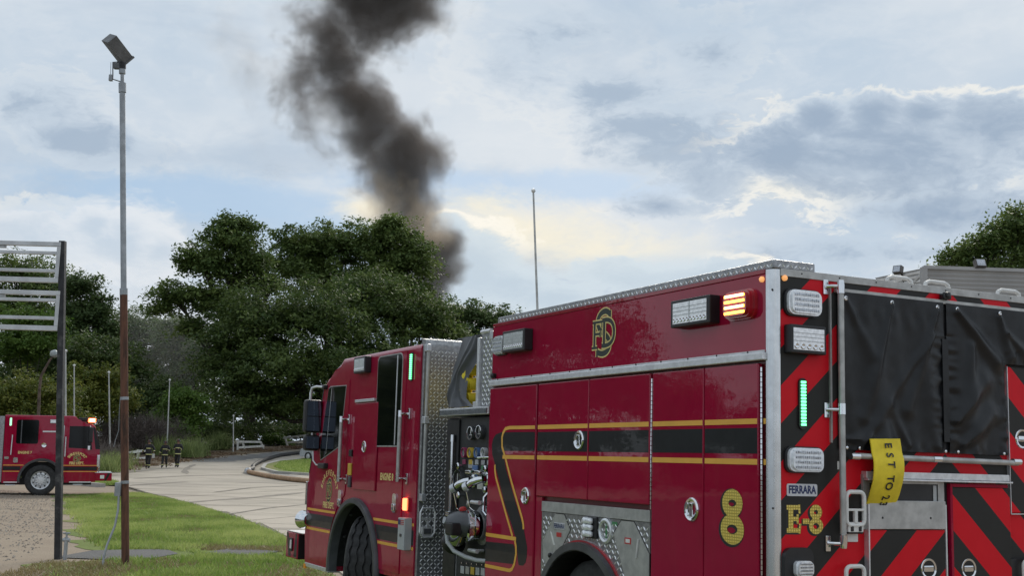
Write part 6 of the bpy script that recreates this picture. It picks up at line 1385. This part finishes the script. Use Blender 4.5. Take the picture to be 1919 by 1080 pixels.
# ================================================================== FIREFIGHTERS
m_coat = mat('turnout_cloth', (.022, .022, .024), .85, var=.25, vscale=12, bump=.004, bscale=20); m_skin = mat('skin', (.30, .17, .11), .55, var=.1); m_refl = mat('reflective_trim', (.62, .60, .25), .4, var=.1); m_helm = mat('black_helmet', (.02, .018, .018), .35); m_boot = mat('rubber_boot', (.025, .024, .022), .6); m_shield = mat('helmet_shield', (.20, .05, .035), .5)
def person(label, loc, rz, step, armL, armR, h=1.72):
    t = thing('person', label, 'person', loc, rz, 'firefighters walking down the drive'); k = h / 1.8
    J = {}; E_ = []; 
    def J_(nm, p, r): J[nm] = (Vector(p) * k, r * k)
    J_('pelvis', (0, 0, .98), .165); J_('waist', (0, 0, 1.14), .155); J_('chest', (0, .01, 1.36), .18); J_('neck', (0, 0, 1.53), .065); J_('head', (0, -.02, 1.64), .085); J_('crown', (0, -.015, 1.74), .075)
    for s, sx, ar in (('L', -1, armL), ('R', 1, armR)):
        st = step * sx
        J_('hip' + s, (.10 * sx, 0, .90), .115); J_('knee' + s, (.11 * sx, -.10 * max(st, -.4) - .05, .50), .085); J_('ankle' + s, (.115 * sx, -.26 * st + (.05 if st < 0 else 0), .10 + (.05 if st < 0 else 0)), .065); J_('toe' + s, (.13 * sx, -.26 * st - .16, .05 + (.01 if st < 0 else 0)), .055)
        J_('sh' + s, (.20 * sx, 0, 1.45), .095); J_('el' + s, ar[0], .072); J_('wr' + s, ar[1], .055); J_('hand' + s, ar[2], .048)
    names = list(J); 
    def ed(a, b): E_.append((names.index(a), names.index(b)))
    for a, b in (('pelvis', 'waist'), ('waist', 'chest'), ('chest', 'neck'), ('neck', 'head'), ('head', 'crown')): ed(a, b)
    for s in 'LR':
        for a, b in (('pelvis', 'hip' + s), ('hip' + s, 'knee' + s), ('knee' + s, 'ankle' + s), ('ankle' + s, 'toe' + s), ('chest', 'sh' + s), ('sh' + s, 'el' + s), ('el' + s, 'wr' + s), ('wr' + s, 'hand' + s)): ed(a, b)
    me = bpy.data.meshes.new('body_tmp'); me.from_pydata([J[n][0] for n in names], E_, []); o = bpy.data.objects.new('body_tmp', me); COL.objects.link(o)
    md = o.modifiers.new('s', 'SKIN'); o.modifiers.new('u', 'SUBSURF').levels = 1; o.modifiers['u'].render_levels = 1
    for i, n_ in enumerate(names): me.skin_vertices[0].data[i].radius = (J[n_][1], J[n_][1] * (.8 if n_ in ('chest', 'waist', 'pelvis') else 1)); me.skin_vertices[0].data[i].use_root = n_ == 'pelvis'
    dg = bpy.context.evaluated_depsgraph_get(); m2 = bpy.data.meshes.new_from_object(o.evaluated_get(dg)); bpy.data.objects.remove(o)
    m2.materials.clear(); [m2.materials.append(q) for q in (m_coat, m_skin, m_boot)]; hands = [J['handL'][0], J['handR'][0]]
    for p in m2.polygons:
        c = p.center; p.use_smooth = True
        p.material_index = 1 if c.z > 1.53 * k or min((c - q).length for q in hands) < .06 else (2 if c.z < .14 * k else 0)
    b = bpy.data.objects.new('body', m2); COL.objects.link(b); b.parent = t
    hp = J['head'][0]; obj('helmet', G().lathe([(.175 * k, -.01), (.17 * k, .0), (.115 * k, .02), (.112 * k, .07), (.085 * k, .125), (.03 * k, .145), (0, .147)], hp + Vector((0, .012, .045)) * k, (0, .08, 1), 18).box(-.012, .012, -.11 * k, .12 * k, hp.z + .17 * k, hp.z + .205 * k, .004), m_helm, t, True)
    obj('helmet_shield', G().box(-.032, .032, hp.y - .125 * k, hp.y - .105 * k, hp.z + .075 * k, hp.z + .155 * k, .01), m_shield, t)
    obj('face', G().box(-.012, .012, hp.y - .105, hp.y - .07, hp.z - .03, hp.z + .012, .006).box(-.05, -.022, hp.y - .083, hp.y - .07, hp.z + .012, hp.z + .024).box(.022, .05, hp.y - .083, hp.y - .07, hp.z + .012, hp.z + .024).box(-.03, .03, hp.y - .088, hp.y - .07, hp.z - .062, hp.z - .05), m_skin, t)
    def ring(c, ax, r, wd, sy=1.): 
        g = G().lathe([(r, -wd), (r + .004, 0), (r, wd)], (0, 0, 0), ax, 18); g.v = [(c[0] + x, c[1] + y * sy, c[2] + z) for x, y, z in g.v]; return g
    obj('jacket_skirt', G().lathe([(.17 * k, .25), (.18 * k, .1), (.195 * k, -.14), (.17 * k, -.14)], J['pelvis'][0], (0, 0, 1), 18), m_coat, t, True)
    obj('coat_band', ring(J['pelvis'][0] + Vector((0, 0, -.09)) * k, (0, 0, 1), .198 * k, .028), m_refl, t); obj('coat_band', ring((0, .01, 1.27 * k), (0, 0, 1), .182 * k, .026, .95), m_refl, t)
    for s in 'LR':
        a, c = J['el' + s][0], J['wr' + s][0]; d = (c - a).normalized(); q = a.lerp(c, .72); obj('cuff_band', ring(q, d, .066 * k, .022), m_refl, t)
        a, c = J['knee' + s][0], J['ankle' + s][0]; d = (c - a).normalized(); q = a.lerp(c, .72); obj('ankle_band', ring(q, d, .082 * k, .022), m_refl, t)
    return t
dn = lambda sx: ((.29 * sx, .03, 1.20), (.33 * sx, -.06, .97), (.34 * sx, -.09, .88))
fw = lambda sx: ((.29 * sx, .02, 1.20), (.20 * sx, -.22, 1.16), (.10 * sx, -.30, 1.20))
bx_ = lambda sx: ((.34 * sx, .06, 1.22), (.38 * sx, -.10, 1.05), (.36 * sx, -.16, 1.0))
def fpos(px, Y): q = at(px, 870, Y); return (q.x, q.y, tz(Y) + .035)
person('firefighter in dark turnout gear with yellow bands, walking alone ahead of the pair', fpos(277.5, 75.6), math.radians(-8), .35, bx_(-1), bx_(1), 1.74)
person('shorter firefighter walking beside another, stride wide and arm swinging', fpos(308, 76.8), math.radians(10), -1.0, dn(-1), fw(1), 1.66)
person('firefighter holding both hands at the chest, next to the tall green grass', fpos(332, 77.8), math.radians(-5), .55, fw(-1), fw(1), 1.76)
# ================================================================== SMOKE
def smoke_mat(name, blobs, dens, col, cell, amp, edge, tan=None, step_rate=1.0, soft=1.0):
    m = bpy.data.materials.new(name); m.use_nodes = True; t = NT(m.node_tree); m.node_tree.nodes.clear(); o = t.n('ShaderNodeOutputMaterial')
    p = t.n('ShaderNodeNewGeometry').outputs['Position']
    wv = t.v('SUBTRACT', t.noise(p, 1 / cell * .5, 3, .55, color=True), (.5, .5, .5)); pw = t.v('ADD', p, t.v('SCALE', wv, sc_=cell * 1.1))
    f = None
    for (c, r, k) in blobs:
        d = t.m('MULTIPLY', t.m('SUBTRACT', 1.0, t.m('DIVIDE', t.v('DISTANCE', pw, tuple(c)), r)), k); f = d if f is None else t.m('SMOOTH_MAX', f, d, .2)
    n = t.m('ADD', t.m('MULTIPLY', t.noise(pw, .8 / cell, 8, .60), .50), t.m('ADD', t.m('MULTIPLY', t.noise(pw, 2.4 / cell, 6, .6), .36), t.m('MULTIPLY', t.noise(pw, 7 / cell, 4, .6), .14)))
    q = t.m('ADD', f, t.m('MULTIPLY', t.m('SUBTRACT', n, .5), amp))
    dn_ = t.m('MULTIPLY', t.step(q, edge[0], edge[1]), dens)
    pv = t.n('ShaderNodeVolumePrincipled'); cc = col
    if tan:
        ft = None
        for (c, r) in tan[0]:
            d = t.m('SUBTRACT', 1.0, t.m('DIVIDE', t.v('DISTANCE', p, tuple(c)), r)); ft = d if ft is None else t.m('MAXIMUM', ft, d)
        ft = t.step(t.m('ADD', ft, t.m('MULTIPLY', t.m('SUBTRACT', n, .5), .9)), 0., .5); cc = t.mix(ft, col, tan[1]); dn_ = t.m('MULTIPLY', dn_, t.m('SUBTRACT', 1.0, t.m('MULTIPLY', ft, tan[2])))
    t.put(pv.inputs['Color'], cc); t.put(pv.inputs['Density'], dn_); pv.inputs['Anisotropy'].default_value = .2
    t.t.links.new(pv.outputs[0], o.inputs['Volume']); m.cycles.volume_step_rate = step_rate
    return m
YS = 175; KS = YS / F_PX
def sp(px, py, r, k=1.0, dy=0): return (at(px, py, YS + dy), r * KS, k)
col_ = [sp(816, 560, 56, 1.7), sp(822, 515, 62, 1.7), sp(810, 465, 66, 1.6), sp(775, 425, 74), sp(745, 385, 86), sp(742, 335, 92), sp(752, 285, 98, 1.1), sp(706, 245, 84), sp(665, 195, 78), sp(640, 150, 84, .8), sp(632, 95, 90, .42), sp(612, 45, 90, .40), sp(705, 15, 98, .9), sp(765, 8, 98, 1.1), sp(730, 75, 74, .5), sp(700, -60, 140), sp(590, 205, 70, .4), sp(580, 140, 70, .4), sp(740, -140, 170)]
sm_ = smoke_mat('black_smoke', col_, .42, (.235, .205, .185), 8.5, 3.3, (.02, .66), ([(at(690, 375, YS - 6), 92 * KS), (at(808, 412, YS - 6), 74 * KS), (at(735, 345, YS - 8), 52 * KS), (at(790, 365, YS - 7), 62 * KS)], (.98, .78, .55), .5), .14)  # tan blobs paint the sun's glow through thin smoke into its colour
def hull(name, path, m_, label, cat):
    g = G(); pts = [at(x, y, YS) for x, y, r in path]; R = [r * KS for x, y, r in path]
    g.tube(pts, R, 14); return tag(obj(name, g, m_, None), label, cat, kind='stuff')
hull('smoke', [(818, 660, 66), (818, 560, 84), (806, 480, 110), (765, 400, 140), (745, 320, 165), (735, 260, 165), (680, 190, 185), (650, 120, 200), (660, 50, 225), (690, -40, 230), (720, -150, 230), (735, -290, 180)], sm_, 'thick dark smoke column rising from behind the trees, sunlit tan painted in at its base', 'smoke')
thin = [sp(470, 150, 120, 1, 15), sp(420, 60, 130, .8, 15), sp(560, 130, 110, 1, 15), sp(520, 240, 110, .7, 15), sp(590, 250, 60, .9, 15), sp(390, 200, 90, .6, 15), sp(560, 40, 110, 1, 15), sp(540, 330, 70, .5, 15)]
tm = smoke_mat('thin_smoke', thin, .06, (.34, .31, .28), 10, 3.6, (.25, 1.5), None, .6)
g = G().lathe([(0, -1), (.5, -.85), (.86, -.5), (1, 0), (.86, .5), (.5, .85), (0, 1)], (0, 0, 0), (0, 0, 1), 20); c = at(490, 140, YS + 15); g.v = [(c.x + x * 17.5, c.y + y * 10, c.z + z * 19) for x, y, z in g.v]
tag(obj('smoke', g, tm, None), 'thin brownish smoke drifting off beside the dark column', 'smoke', kind='stuff')
ms = [(at(300, 610, 145), 9.5, 1.), (at(360, 640, 142), 9, 1.), (at(230, 600, 145), 8, .8), (at(310, 690, 142), 9, .9), (at(200, 540, 142), 6, .5), (at(370, 590, 142), 6, .8)]
mm_ = smoke_mat('drifting_smoke', ms, .0055, (.9, .91, .91), 6, 1.8, (0., 1.0), None, .8)
g = G().lathe([(0, -1), (.5, -.85), (.86, -.5), (1, 0), (.86, .5), (.5, .85), (0, 1)], (0, 0, 0), (0, 0, 1), 20); c = at(290, 640, 144); g.v = [(c.x + x * 13, c.y + y * 9, c.z + z * 11) for x, y, z in g.v]
tag(obj('smoke', g, mm_, None), 'pale smoke hanging low among the trees behind the pole', 'smoke', kind='stuff')
